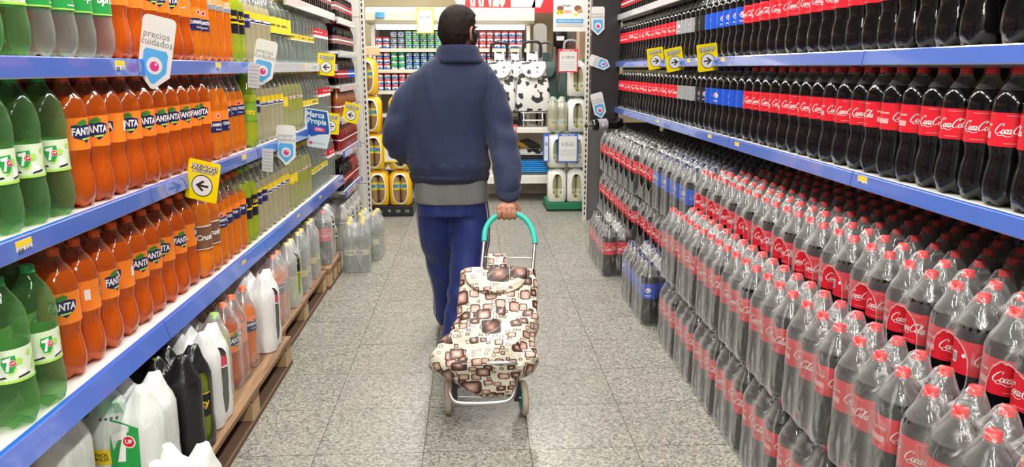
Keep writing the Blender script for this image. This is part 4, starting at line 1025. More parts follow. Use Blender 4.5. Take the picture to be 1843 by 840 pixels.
# hair: a thick cap of hair over the skull, cut round the ear and above the neck
m = MB(); rings = []
for i in range(1, 30):
    p = PI*i/30-PI/2; z = 0.127*math.sin(p)+0.002; rg = []
    for k in range(44):
        a = 2*PI*k/44; q = math.cos(p)**0.86
        x = 0.0930*q*math.cos(a); y = 0.112*q*math.sin(a)
        if z < -0.01: t = (-0.01-z)/0.11; x *= 1-0.30*t; y *= 1-(0.24*t if y < 0 else 0.1*t)
        if z > 0.05 and y > 0: y *= 1.05; 
        nz = 0.0035*noise.noise((x*60, y*60, z*40))+0.0015*noise.noise((x*220, y*220, z*90))
        l = math.hypot(x, y) or 1; x += x/l*nz; y += y/l*nz
        zz = z
        # hairline: swept up over the face, dips behind the ear to the nape
        ang = math.degrees(math.atan2(y, abs(x)))
        lim = 0.070 if ang > 35 else (lerp(-0.012, 0.070, (ang-2)/33) if ang > 2 else (lerp(-0.052, -0.012, (ang+25)/27) if ang > -25 else -0.080))
        if z < lim:
            k_ = 0.70 if ang > -25 else 0.80
            x *= k_; y *= k_; zz = lim if ang > -60 else max(z, -0.085)
        rg.append(hd(x, y, zz))
    rings.append(rg)
m.loft(rings)
def hairmat():
    mm, nt, N, L = newmat('dark_brown_hair'); b = N['Principled BSDF']; b.inputs['Roughness'].default_value = 0.7; b.inputs['Specular IOR Level'].default_value = 0.2
    tc = N.new('ShaderNodeTexCoord'); n = N.new('ShaderNodeTexNoise'); n.inputs['Scale'].default_value = 140; n.inputs['Detail'].default_value = 6; L.new(tc.outputs['Object'], n.inputs['Vector'])
    r = N.new('ShaderNodeValToRGB'); r.color_ramp.elements[0].color = (0.003, 0.002, 0.002, 1); r.color_ramp.elements[1].color = (0.022, 0.012, 0.009, 1)
    L.new(n.outputs['Fac'], r.inputs[0]); L.new(r.outputs[0], b.inputs['Base Color'])
    bp = N.new('ShaderNodeBump'); bp.inputs['Strength'].default_value = 0.9; bp.inputs['Distance'].default_value = 0.004; L.new(n.outputs['Fac'], bp.inputs['Height']); L.new(bp.outputs['Normal'], b.inputs['Normal'])
    return mm
fused('hair', m, [hairmat()], man, 0.0035, 2)
# face mask with its ear loop
m = MB(); rings = []
for i in range(9):
    z = lerp(-0.098, 0.000, i/8); rg = []
    for k in range(17):
        a = math.radians(lerp(8, 172, k/16)); bl = 1+0.10*math.sin(PI*k/16)*math.sin(PI*i/8)
        s = math.sqrt(max(0.02, 1-(z/0.118)**2)); rg.append(hd(0.079*s*math.cos(a)*(1-0.16*(-z/0.1)), (0.102*s*math.sin(a)+0.004)*bl, z))
    rings.append(rg)
m.loft(rings, 0, cap=False, closed=False)
MASK = P('black_mask_cloth', (0.012, 0.014, 0.022), 0.8)
o = m.build('face_mask', MASK, man)
sm = o.modifiers.new('t', 'SOLIDIFY'); sm.thickness = 0.003; sm.offset = 1
m = MB()
for sx in (-1, 1):
    m.tube(smooth_curve([hd(sx*0.074, 0.030, -0.008), hd(sx*0.082, 0.004, 0.022), hd(sx*0.088, -0.020, 0.016), hd(sx*0.080, -0.012, -0.022), hd(sx*0.070, 0.022, -0.050)], 4), 0.0016, 6)
    m.build('ear_loop', MASK, o); m = MB()

def cloth(name, col, rough=0.85, bs=500, bump=0.25):
    if name in MATS: return MATS[name]
    mm, nt, N, L = newmat(name); b = N['Principled BSDF']; b.inputs['Roughness'].default_value = rough; b.inputs['Sheen Weight'].default_value = 0.12
    tc = N.new('ShaderNodeTexCoord'); n = N.new('ShaderNodeTexNoise'); n.inputs['Scale'].default_value = bs; n.inputs['Detail'].default_value = 3; L.new(tc.outputs['Object'], n.inputs['Vector'])
    n2 = N.new('ShaderNodeTexNoise'); n2.inputs['Scale'].default_value = 9; L.new(tc.outputs['Object'], n2.inputs['Vector'])
    mx = N.new('ShaderNodeMix'); mx.data_type = 'RGBA'; mx.inputs[6].default_value = (*[c*0.82 for c in col], 1); mx.inputs[7].default_value = (*[c*1.2 for c in col], 1)
    L.new(n2.outputs['Fac'], mx.inputs[0]); L.new(mx.outputs[2], b.inputs['Base Color'])
    bp = N.new('ShaderNodeBump'); bp.inputs['Strength'].default_value = bump; bp.inputs['Distance'].default_value = 0.002; L.new(n.outputs['Fac'], bp.inputs['Height']); L.new(bp.outputs['Normal'], b.inputs['Normal'])
    return mm
JK = cloth('navy_sweatshirt', (0.014, 0.023, 0.068))
# jacket
m = MB()
m.loft([sring(*a) for a in ((-0.120, 3.765, 0.880, 0.188, 0.142, 36), (-0.120, 3.765, 0.905, 0.196, 0.150, 36), (-0.122, 3.765, 0.945, 0.212, 0.160, 36), (-0.128, 3.77, 1.00, 0.208, 0.160, 36), (-0.134, 3.775, 1.10, 0.206, 0.156, 36),
                            (-0.128, 3.775, 1.20, 0.212, 0.155, 36), (-0.112, 3.77, 1.28, 0.222, 0.150, 36), (-0.100, 3.765, 1.34, 0.222, 0.138, 36), (-0.094, 3.76, 1.385, 0.206, 0.124, 36), (-0.088, 3.755, 1.425, 0.168, 0.108, 36),
                            (-0.080, 3.748, 1.462, 0.120, 0.094, 36), (-0.074, 3.742, 1.480, 0.100, 0.088, 36))])
limb(m, [(0.050, 3.755, 1.335), (0.105, 3.735, 1.23), (0.138, 3.70, 1.09), (0.160, 3.60, 0.94), (0.166, 3.535, 0.865)], [0.082, 0.080, 0.076, 0.070, 0.060], 20)
limb(m, [(-0.250, 3.755, 1.335), (-0.322, 3.74, 1.23), (-0.378, 3.725, 1.09), (-0.345, 3.79, 1.01), (-0.25, 3.915, 0.995)], [0.082, 0.080, 0.068, 0.064, 0.050], 20)
def folds(c, n):
    x, y, z = c
    d = 0.012*noise.noise((x*6+3, y*5, z*2.2))+0.0055*noise.noise((x*17, y*16, z*5+9))+0.011*max(0, noise.noise((x*13+2.0*z, y*3, z*1.8+2)))
    # soft drapes radiating from the shoulder seams and blousing over the hem
    t = max(0, 1-abs(z-1.0)/0.25); d += 0.007*t*math.sin(x*38+z*14+2*noise.noise((x*4, 0, z*5)))*0.6
    if z < 0.96: d += 0.004*math.sin(x*75+4*noise.noise((x*8, y*8, 0)))*max(0, (z-0.885)/0.07 if z > 0.885 else 0)
    sx = x+0.12
    if abs(sx) > 0.20:
        d += 0.006*math.sin((z+0.6*abs(sx))*55+5*noise.noise((x*5, y*5, z*5)))*min(1, (abs(sx)-0.20)/0.06)*(0.4+0.6*max(0, 1-abs(z-1.08)/0.2))
    # seam where the sleeve joins
    s = abs(x-(0.088+0.06*(1.35-z))); d -= 0.006*math.exp(-(s/0.008)**2) if 1.02 < z < 1.44 and y < 3.74 else 0
    s = abs(x+0.290-0.04*(1.35-z)); d -= 0.006*math.exp(-(s/0.008)**2) if 1.08 < z < 1.44 and y < 3.74 else 0
    return d
jk = fused('jacket', m, [JK], man, 0.0072, 6, folds)
def ribbed(name, rings, parent, mat):
    mm = MB(); mm.loft(rings, 0, cap=False); o = mm.build(name, mat, parent)
    s = o.modifiers.new('t', 'SOLIDIFY'); s.thickness = 0.006; s.offset = 1; return o
RIB = cloth('navy_rib_knit', (0.012, 0.018, 0.050), bs=300, bump=0.5)
def ribring(cx, cy, z, rx, ry, n=120, amp=0.0016, tilt=0.0, rot=0.0):
    out = []
    for k in range(n):
        a = 2*PI*k/n; q = 1+(amp if k % 2 else -amp)/rx
        x, y = rx*q*math.cos(a), ry*q*math.sin(a); out.append((cx+x, cy+y, z+tilt*y))
    return out
ribbed('hem_band', [ribring(-0.120, 3.765, 0.868, 0.186, 0.142), ribring(-0.120, 3.765, 0.890, 0.193, 0.148), ribring(-0.120, 3.765, 0.905, 0.196, 0.152)], jk, RIB)
cy0 = [ribring(0.163, 3.505, 0.823, 0.044, 0.040, 60, 0.001, 0.5), ribring(0.165, 3.516, 0.842, 0.050, 0.045, 60, 0.001, 0.5), ribring(0.166, 3.530, 0.862, 0.056, 0.050, 60, 0.001, 0.5), ribring(0.165, 3.538, 0.872, 0.058, 0.055, 60, 0.001, 0.5)]
ribbed('cuff', cy0, jk, RIB)
ribbed('cuff', [[(-0.235+0.5*(z-1.0)*0, 3.93+0.043*math.cos(a), 0.998+0.043*math.sin(a)) for a in [2*PI*k/40 for k in range(40)] for z in (1,)], [(-0.262, 3.90+0.050*math.cos(a), 0.998+0.050*math.sin(a)) for a in [2*PI*k/40 for k in range(40)]]], jk, RIB)
# stand-up collar, folded, open towards the face
mm = MB(); rg = []
for z, rx, ry, dy in ((1.455, 0.118, 0.094, 0), (1.478, 0.100, 0.088, -0.002), (1.498, 0.090, 0.083, -0.004), (1.512, 0.087, 0.082, -0.006), (1.516, 0.092, 0.088, -0.006), (1.506, 0.098, 0.093, -0.005), (1.488, 0.102, 0.096, -0.003), (1.470, 0.110, 0.100, 0), (1.452, 0.122, 0.104, 0.002), (1.436, 0.130, 0.106, 0.004)):
    rg.append([(-0.068+rx*math.cos(a), 3.744+dy+ry*math.sin(a), z-0.030*math.sin(a)*(1 if math.sin(a) > 0 else 0.25)) for a in [PI/2+0.35+(2*PI-0.7)*k/40 for k in range(41)]])
mm.loft(rg, 0, cap=False, closed=False); o = mm.build('collar', JK, jk); s = o.modifiers.new('t', 'SOLIDIFY'); s.thickness = 0.005
# grey shirt below the jacket
m = MB()
m.loft([sring(*a) for a in ((-0.113, 3.765, 0.762, 0.192, 0.150, 36), (-0.114, 3.765, 0.80, 0.190, 0.148, 36), (-0.116, 3.765, 0.85, 0.186, 0.144, 36), (-0.12, 3.765, 0.92, 0.180, 0.138, 36))])
fused('shirt', m, [cloth('grey_marl_shirt', (0.135, 0.140, 0.140))], man, 0.007, 3, lambda c, n: 0.006*math.sin(c.x*42+3*noise.noise((c.x*6, c.y*6, c.z*3)))*min(1, (0.93-c.z)/0.15)*0.8 if abs(n.z) < 0.7 else 0)
# track trousers
BL = cloth('blue_track_trousers', (0.004, 0.020, 0.150), 0.6, 300, 0.15)
m = MB()
m.loft([sring(*a) for a in ((-0.112, 3.765, 0.70, 0.172, 0.135, 32), (-0.113, 3.765, 0.76, 0.180, 0.140, 32), (-0.114, 3.765, 0.82, 0.176, 0.135, 32))])
limb(m, [(-0.030, 3.765, 0.76), (-0.020, 3.765, 0.60), (-0.030, 3.74, 0.45), (-0.060, 3.68, 0.25), (-0.090, 3.64, 0.10), (-0.098, 3.63, 0.065)], [0.102, 0.104, 0.094, 0.083, 0.080, 0.078], 20)
limb(m, [(-0.198, 3.775, 0.76), (-0.190, 3.82, 0.60), (-0.178, 3.90, 0.45), (-0.160, 3.96, 0.25), (-0.152, 4.02, 0.10), (-0.152, 4.03, 0.07)], [0.102, 0.102, 0.090, 0.078, 0.076, 0.076], 20)
def tf(c, n):
    x, y, z = c
    return 0.006*noise.noise((x*7, y*7, z*2.2+4))+0.0045*math.sin(z*34+x*16+5*noise.noise((x*6, y*6, z*3)))*(0.35+0.65*max(0, 1-abs(z-0.28)/0.3))+0.003*math.sin(x*90+3*noise.noise((x*5, 1, z*3)))*max(0, (z-0.6)/0.2)
tr = fused('trousers', m, [BL], man, 0.007, 5, tf)
# twin white side stripes
ST = P('white_stripe', (0.62, 0.63, 0.64), 0.7)
def stripe(path, w, rr):
    mm = MB(); c = smooth_curve(path, 6); V = []
    for x, y, z in c: V += [(x, y-w/2, z), (x, y+w/2, z)]
    mm.add(V, [(2*i, 2*i+1, 2*i+3, 2*i+2) for i in range(len(c)-1)]); return mm
for dy in (-0.055, -0.020):
    for sx, path in ((1, [(0.083, 3.765, 0.76), (0.092, 3.765, 0.60), (0.072, 3.74, 0.45), (0.030, 3.68, 0.25), (-0.004, 3.64, 0.08)]), (-1, [(-0.305, 3.775, 0.76), (-0.297, 3.82, 0.60), (-0.273, 3.90, 0.45), (-0.243, 3.96, 0.25), (-0.233, 4.02, 0.08)])):
        o = stripe([(x, y+dy, z) for x, y, z in path], 0.013, 0).build('side_stripe', ST, tr)
        md = o.modifiers.new('w', 'SHRINKWRAP'); md.target = tr; md.wrap_method = 'NEAREST_SURFACEPOINT'; md.wrap_mode = 'ABOVE_SURFACE'; md.offset = 0.002
# shoes
def shoe(x, y, yaw, pitch):
    mm = MB(); rg = []
    for t, w_, h in ((0, 0.020, 0.05), (0.03, 0.032, 0.075), (0.09, 0.036, 0.085), (0.15, 0.040, 0.065), (0.21, 0.045, 0.050), (0.26, 0.040, 0.042), (0.285, 0.022, 0.030)):
        rg.append([(w_*math.cos(a), t-0.07, 0.012+max(0, 0.5*h+0.5*h*math.sin(a))) for a in [2*PI*k/16 for k in range(16)]])
    mm.loft(rg, 0)
    o = mm.build('shoe', P('dark_trainer', (0.02, 0.02, 0.025), 0.5), man, loc=(x, y, 0.0), rot=(pitch, 0, yaw))
    ms = MB(); ms.loft([[(wx*k, ty-0.07, z) for wx, ty in ((0.028, 0), (0.038, 0.03), (0.040, 0.10), (0.048, 0.21), (0.038, 0.27), (0.0, 0.292), (-0.038, 0.27), (-0.048, 0.21), (-0.040, 0.10), (-0.038, 0.03), (-0.028, 0))] for z, k in ((0.0, 1), (0.022, 1.02))])
    ms.build('sole', P('pale_sole', (0.3, 0.3, 0.3), 0.6), o, ang=30)
shoe(-0.095, 3.625, -0.12, -0.0); shoe(-0.155, 4.02, 0.04, 0.0)
tag(man, 'person seen from behind in navy sweatshirt and blue track trousers, pulling a patterned shopping trolley', 'person')

# ================================================================== the shopping trolley
ALU = P('brushed_aluminium', (0.55, 0.55, 0.56), 0.28, 0.9); TEAL = P('teal_foam_grip', (0.03, 0.50, 0.40), 0.55)
tro = empty('shopping_trolley', (0.045, 2.92, 0.0)); TO = Vector((0.045, 2.92, 0.0))
def W(p): return tuple(Vector(p)-TO)
def S(X, s, t): return (X, 3.46-0.647*s-0.762*t, 0.754-0.762*s+0.647*t)
def tb(name, pts, r, mat, curve=True, seg=10, parent=None):
    mm = MB(); mm.tube([W(p) for p in (smooth_curve(pts, 5) if curve else pts)], r, seg); return mm.build(name, mat, parent or tro)
arch = [S(0.046, 0.150, 0), S(0.052, 0.090, 0), S(0.078, 0.040, 0), S(0.118, 0.008, 0), S(0.163, -0.002, 0), S(0.210, 0.010, 0), S(0.250, 0.046, 0), S(0.274, 0.105, 0), S(0.280, 0.165, 0)]
tb('handle_grip', arch, 0.0128, TEAL, seg=14)
tb('frame_tube', [S(0.046, 0.14, 0), S(0.030, 0.3, 0), S(-0.075, 0.835, 0)], 0.0085, ALU, False)
tb('frame_tube', [S(0.280, 0.15, 0), S(0.262, 0.3, 0), S(0.165, 0.835, 0)], 0.0085, ALU, False)
tb('cross_wire', [S(0.036, 0.228, 0), S(0.272, 0.236, 0)], 0.0022, ALU, False, 6)
tb('cross_bar', [S(-0.085, 0.80, 0.0), S(-0.080, 0.795, 0.14), S(-0.055, 0.79, 0.178), S(0.045, 0.79, 0.186), S(0.150, 0.79, 0.178), S(0.172, 0.795, 0.14), S(0.168, 0.80, 0.0)], 0.0075, ALU)
tb('stand', [(-0.098, 2.925, 0.195), (-0.103, 2.875, 0.165), (-0.106, 2.835, 0.142), (-0.092, 2.800, 0.120), (-0.060, 2.790, 0.112), (0.025, 2.788, 0.110), (0.100, 2.790, 0.112), (0.140, 2.800, 0.120), (0.158, 2.835, 0.142), (0.164, 2.875, 0.165), (0.167, 2.925, 0.195)], 0.0088, ALU)
tb('axle', [(-0.118, 2.935, 0.075), (0.205, 2.905, 0.075)], 0.0035, ALU, False, 8)
for x, dx in ((-0.088, -1), (0.170, 1)):
    mm = MB()
    mm.loft([[W((x+a, 2.92+b+yo, z)) for a, b in ((-0.011, -0.018), (0.011, -0.018), (0.011, 0.018), (-0.011, 0.018))] for z, yo in ((0.060, 0.0), (0.090, 0.0), (0.160, 0.01), (0.215, 0.025))])
    mm.build('bracket', BLACK, tro, ang=30)
def wheel(x, y, yaw):
    mm = MB(); R_, r_ = 0.060, 0.0145
    rings = [[(r_*0.95*math.cos(b)*1.0, (R_+r_*math.sin(b))*math.cos(a), (R_+r_*math.sin(b))*math.sin(a)) for b in [2*PI*q/12 for q in range(12)]] for a in [2*PI*k/36 for k in range(36)]]
    V = [p for r in rings for p in r]; F = [(i*12+j, i*12+(j+1) % 12, ((i+1) % 36)*12+(j+1) % 12, ((i+1) % 36)*12+j) for i in range(36) for j in range(12)]
    mm.add(V, F); o = mm.build('wheel', P('beige_tyre', (0.42, 0.36, 0.28), 0.7), tro, loc=W((x, y, 0.075)), rot=(0, 0, yaw))
    h = MB()
    def ringp(r0, r1, w_):
        n = 30; V = []; 
        for rr, ww in ((r0, -w_), (r1, -w_), (r1, w_), (r0, w_)): V += [(ww, rr*math.cos(2*PI*k/n), rr*math.sin(2*PI*k/n)) for k in range(n)]
        F = [(q*n+k, q*n+(k+1) % n, ((q+1) % 4)*n+(k+1) % n, ((q+1) % 4)*n+k) for q in range(4) for k in range(n)]; h.add(V, F)
    ringp(0.040, 0.052, 0.009); ringp(0.006, 0.016, 0.012)
    for k in range(5):
        a = 2*PI*k/5; c, s = math.cos(a), math.sin(a)
        h.loft([[(xx, c*rr-s*ww, s*rr+c*ww) for xx, ww in ((-0.006, -0.006), (0.006, -0.006), (0.006, 0.006), (-0.006, 0.006))] for rr in (0.014, 0.042)])
    h.build('hub', P('teal_plastic', (0.02, 0.36, 0.34), 0.35), o, ang=35)
wheel(0.198, 2.905, 0.10); wheel(-0.118, 2.935, 0.10)
def bag_mat():
    mm, nt, N, L = newmat('patterned_bag_cloth'); b = N['Principled BSDF']; b.inputs['Roughness'].default_value = 0.45; b.inputs['Coat Weight'].default_value = 0.15
    tc = N.new('ShaderNodeTexCoord')
    def mth(op, a, b_=None, c=None):
        n = N.new('ShaderNodeMath'); n.operation = op
        for i, v in enumerate((a, b_, c)):
            if v is None: continue
            if hasattr(v, 'links'): L.new(v, n.inputs[i])
            else: n.inputs[i].default_value = v
        return n.outputs[0]
    def layer(prev, scale, loc, size, cols, seed_gate):
        mp = N.new('ShaderNodeMapping'); mp.inputs['Scale'].default_value = (scale,)*3; mp.inputs['Location'].default_value = loc
        L.new(tc.outputs['UV'], mp.inputs[0])
        v = N.new('ShaderNodeTexVoronoi'); v.voronoi_dimensions = '2D'; v.distance = 'MINKOWSKI'; v.inputs['Exponent'].default_value = 5.0; v.inputs['Scale'].default_value = 1.0; v.inputs['Randomness'].default_value = 0.72
        L.new(mp.outputs[0], v.inputs['Vector'])
        sc = N.new('ShaderNodeSeparateColor'); L.new(v.outputs['Color'], sc.inputs[0])
        sz = mth('MULTIPLY_ADD', sc.outputs[0], size*0.5, size*0.6)
        t = mth('DIVIDE', v.outputs['Distance'], sz)
        r = N.new('ShaderNodeValToRGB'); r.color_ramp.interpolation = 'LINEAR'; e = r.color_ramp.elements
        e[0].position = 0; e[0].color = cols[0]; e[1].position = 1.0; e[1].color = cols[4]
        for p, c in ((0.35, cols[1]), (0.68, cols[2]), (0.80, cols[3])): q = e.new(p); q.color = c
        L.new(t, r.inputs[0])
        r2 = N.new('ShaderNodeValToRGB'); e = r2.color_ramp.elements
        e[0].position = 0; e[0].color = cols[5]; e[1].position = 1.0; e[1].color = cols[4]
        for p, c in ((0.4, cols[6]), (0.70, cols[3])): q = e.new(p); q.color = c
        L.new(t, r2.inputs[0])
        cm = N.new('ShaderNodeMix'); cm.data_type = 'RGBA'; L.new(mth('GREATER_THAN', sc.outputs[1], 0.62), cm.inputs[0]); L.new(r.outputs[0], cm.inputs[6]); L.new(r2.outputs[0], cm.inputs[7])
        inside = mth('MULTIPLY', mth('LESS_THAN', t, 1.0), mth('GREATER_THAN', sc.outputs[2], seed_gate))
        mx = N.new('ShaderNodeMix'); mx.data_type = 'RGBA'; L.new(inside, mx.inputs[0]); L.new(prev, mx.inputs[6]); L.new(cm.outputs[2], mx.inputs[7])
        return mx.outputs[2]
    base = N.new('ShaderNodeRGB'); base.outputs[0].default_value = (0.70, 0.66, 0.54, 1)
    DB = (0.045, 0.016, 0.012, 1); MBn = (0.20, 0.085, 0.055, 1); PK = (0.58, 0.36, 0.28, 1); LP = (0.80, 0.68, 0.58, 1); CR_ = (0.66, 0.58, 0.44, 1)
    c = layer(base.outputs[0], 36, (0.3, 0.1, 0), 0.34, (LP, LP, PK, DB, DB, LP, PK), 0.35)
    c = layer(c, 18.5, (2.3, 5.1, 0), 0.44, (LP, PK, PK, DB, DB, CR_, MBn), 0.22)
    c = layer(c, 9.2, (7.3, 1.7, 0), 0.40, (LP, PK, MBn, DB, DB, PK, MBn), 0.66)
    L.new(c, b.inputs['Base Color'])
    n = N.new('ShaderNodeTexNoise'); n.inputs['Scale'].default_value = 18; n.inputs['Detail'].default_value = 3; L.new(tc.outputs['Object'], n.inputs['Vector'])
    bp = N.new('ShaderNodeBump'); bp.inputs['Strength'].default_value = 0.5; bp.inputs['Distance'].default_value = 0.01; L.new(n.outputs['Fac'], bp.inputs['Height']); L.new(bp.outputs['Normal'], b.inputs['Normal'])
    return mm
BAG = bag_mat()
def uv_surface(name, rings, mat, parent, closed=True, solid=None, ang=60, capb=False, u0=0.0):
    """loft with UVs in metres so the printed pattern keeps its size"""
    n = len(rings[0]); me = bpy.data.meshes.new(name)
    V = [p for r in rings for p in r]; F = []; UV = []
    US = []
    for rg_ in rings:
        us = [0]
        for j in range(n): us.append(us[-1]+(Vector(rg_[(j+1) % n])-Vector(rg_[j])).length)
        c0 = (3*n//4) if closed else n//2
        US.append([(q-us[c0])*(1 if True else 1)+rg_[c0][0] for q in us])
    vs = [0]
    for i in range(len(rings)-1): vs.append(vs[-1]+max((Vector(rings[i+1][j])-Vector(rings[i][j])).length for j in range(0, n, max(1, n//6))))
    for i in range(len(rings)-1):
        for j in range(n if closed else n-1):
            a = i*n+j; b = i*n+(j+1) % n; F.append((a, b, b+n, a+n))
            UV += [(US[i][j]+u0, -vs[i]), (US[i][j+1]+u0, -vs[i]), (US[i+1][j+1]+u0, -vs[i+1]), (US[i+1][j]+u0, -vs[i+1])]
    for r_i in ((0, len(rings)-1) if capb else ()):
        F.append(tuple(range(r_i*n, r_i*n+n))); UV += [(V[r_i*n+j][0], V[r_i*n+j][1]*0.7+V[r_i*n+j][2]*0.7) for j in range(n)]
    me.from_pydata(V, [], F); l = me.uv_layers.new(name='UVMap')
    for k, uv in enumerate(UV): l.data[k].uv = uv
    me.materials.append(mat); me.polygons.foreach_set('use_smooth', [True]*len(me.polygons)); me.set_sharp_from_angle(angle=math.radians(ang)); me.update()
    o = link(name, me, parent)
    if solid: s = o.modifiers.new('t', 'SOLIDIFY'); s.thickness = solid
    return o
def bagring(s, xl, xr, t0, t1, n=64, e=3.6):
    cx, cz = (xl+xr)/2, (t0+t1)/2; out = []
    for k in range(n):
        a = -2*PI*k/n+PI*0.5*0; c, q = math.cos(a), math.sin(a)
        X = cx+(xr-xl)/2*math.copysign(abs(c)**(2/e), c); t = cz+(t1-t0)/2*math.copysign(abs(q)**(2/e), q)
        f = min(1, max(0, (s-0.40)/0.2)); 
        d = (0.013*math.sin(X*26+s*34+3*noise.noise((X*6, s*7, t*4)))+0.007*noise.noise((X*22, s*24, t*14))*1.6)*f
        d += 0.012*math.exp(-((s-0.70-0.35*(X-0.05))/0.02)**2)*f*(1 if X > -0.02 else 0.2)
        t += d*(1 if q > 0 else 0.3); X += 0.6*d*c
        out.append(W(S(X, s, t)))
    return out
rows = []
for i in range(30):
    s = lerp(0.338, 0.800, i/29); u = i/29
    key = [(0, -0.062, 0.268, 0.012, 0.118), (0.22, -0.068, 0.276, 0.012, 0.138), (0.45, -0.078, 0.268, 0.012, 0.150), (0.62, -0.112, 0.258, 0.012, 0.165), (0.80, -0.160, 0.250, 0.012, 0.182), (0.93, -0.182, 0.244, 0.012, 0.190), (1.0, -0.165, 0.235, 0.015, 0.180)]
    for a, b in zip(key, key[1:]):
        if a[0] <= u <= b[0]: t = (u-a[0])/(b[0]-a[0]); t = t*t*(3-2*t); v = [lerp(p, q, t) for p, q in zip(a[1:], b[1:])]; break
    rows.append(bagring(s, *v))
for ds, k in ((0.012, 0.82), (0.028, 0.62)):
    rows.append(bagring(0.800+ds, 0.035-0.19*k, 0.035+0.19*k, 0.015, 0.010+0.16*k))
rows.append(bagring(0.862, -0.03, 0.15, 0.02, 0.085)); rows.append(bagring(0.885, 0.02, 0.14, 0.03, 0.06))
top = [bagring(0.334, -0.050, 0.256, 0.018, 0.108)]
bag = uv_surface('bag', top+rows, BAG, tro, capb=True)
# flap over the front, hanging tab
fl = []
for i in range(13):
    u = i/12; s = lerp(0.322, 0.472, u); half = 0.135*math.sqrt(max(0.0, 1-(max(0, (u-0.30)/0.72))**2.2)); t = 0.118+0.028*math.sin(min(1, u*1.7)*PI/2)+0.008
    if u == 0: t = 0.060
    elif i == 1: t = 0.105
    fl.append([W(S(0.092+x*half, s, t-0.012*abs(x)**3+0.003*math.sin(x*9+i))) for x in [q/12-1 for q in range(25)]])
o = uv_surface('flap', fl, BAG, bag, closed=False, solid=0.004, u0=0.31)
edge = [fl[i][0] for i in range(2, 13)]+[p for p in fl[12][1:-1:3]]+[fl[i][-1] for i in range(12, 1, -1)]
mm = MB(); mm.tube(edge, 0.003, 6); mm.build('piping', P('brown_piping', (0.25, 0.20, 0.13), 0.5), bag)
uv_surface('hanging_tab', [[W(S(0.104+x*0.040, s, 0.012+tt)) for x in (-1, -0.5, 0, 0.5, 1)] for s, tt in ((0.225, -0.006), (0.224, 0.004), (0.26, 0.008), (0.31, 0.020), (0.340, 0.055))], BAG, bag, closed=False, solid=0.003, u0=0.77)
tag(tro, 'two-wheeled shopping trolley with brown and pink square-patterned bag and teal handle', 'shopping trolley')

# ================================================================== cross aisle: dairy-style shelving with tubs
WS = P('white_shelf_unit', (0.78, 0.76, 0.68), 0.4)
fu = empty('shelving_unit', (-0.235, 8.95, 0))
m = MB(); m.box(-0.86, 0.86, 0.26, 0.29, 0.0, 2.0); m.build('back_panel', P('taupe_back_panel', (0.30, 0.26, 0.23), 0.7), fu, smooth=False)
for sx in (-1, 1):
    m = MB(); m.box(sx*0.87-0.02, sx*0.87+0.02, -0.26, 0.29, 0.0, 2.0, b=0.004); m.build('side_panel', WS, fu, smooth=False)
m = MB(); m.loft([[(-0.93, y, z) for y, z in ((-0.30, 1.90), (-0.34, 1.93), (-0.34, 2.02), (-0.28, 2.07), (0.29, 2.07), (0.29, 1.90))], [(0.93, y, z) for y, z in ((-0.30, 1.90), (-0.34, 1.93), (-0.34, 2.02), (-0.28, 2.07), (0.29, 2.07), (0.29, 1.90))]])
m.build('canopy', P('cream_canopy', (0.80, 0.74, 0.58), 0.45), fu, smooth=False)
m = MB(); m.box(-0.83, 0.83, -0.29, -0.23, 1.835, 1.885, b=0.02)
m.build('lamp_tube', P('lit_tube', (0.9, 0.9, 0.9), 0.5, emit=(1, 0.99, 0.95), es=2.2), fu)
m = MB(); m.box(-0.85, 0.85, -0.29, -0.24, 1.887, 1.899); m.build('lamp_holder', WS, fu, smooth=False)
FZ = (1.625, 1.395, 1.16, 0.90, 0.60, 0.30)
for i, z in enumerate(FZ):
    m = MB(); m.box(-0.848, 0.848, -0.22, 0.25, z-0.02, z); m.box(-0.848, 0.848, -0.235, -0.22, z-0.032, z+0.008, 1); o = m.build('shelf_board', [WS, P('cream_label_strip', (0.80, 0.76, 0.62), 0.4)], fu, smooth=False)
tag(fu, 'cream shelving unit with lit canopy holding small tubs, across the end of the aisle', 'shelving')
def tub(cols):
    m = MB(); R_ = 0.036
    m.rev([(0.030, 0.0), (0.0335, 0.006), (0.0350, 0.050)], 16, 0, cap0=True)
    m.rev([(0.0352, 0.0505), (R_+0.001, 0.051), (R_+0.001, 0.0625), (0.033, 0.0645)], 16, 1, cap1=True)
    m.rev([(0.0340, 0.008), (0.0348, 0.022)], 16, 2); m.rev([(0.0352, 0.036), (0.0355, 0.044)], 16, 3)
    for k in range(3):
        a = 2*PI*k/3
        m.add([((0.0352)*math.sin(a+x/0.0352), -0.0352*math.cos(a+x/0.0352), 0.029+y) for x, y in disc2(0, 0, 0.014, 0.0065, 10)[0]], disc2(0, 0, 0.014, 0.0065, 10)[1], 4)
    o = m.build('tub', cols); return o
LB_ = P('mid_blue_print', (0.03, 0.15, 0.55), 0.4); G2 = P('fresh_green_print', (0.10, 0.55, 0.18), 0.4); R2 = P('bright_red_print', (0.70, 0.03, 0.05), 0.4); DG = P('charcoal_print', (0.06, 0.06, 0.07), 0.4)
TB = {'grey': ([PURE, DG, GREY, LB_, LB_], 'white tub with charcoal lid'), 'green': ([PURE, G2, G2, LB_, LB_], 'white tub with green lid'), 'greenall': ([G2, G2, PURE, LB_, PURE], 'green tub with blue mark'),
      'blue': ([PURE, LB_, LB_, G2, LB_], 'white tub with blue lid'), 'red': ([PURE, R2, LB_, PURE, LB_], 'red-lidded white tub with blue band'), 'redall': ([PURE, R2, R2, PURE, LB_], 'red-lidded white tub with red band')}
TBO = {k: tub(v[0]) for k, v in TB.items()}
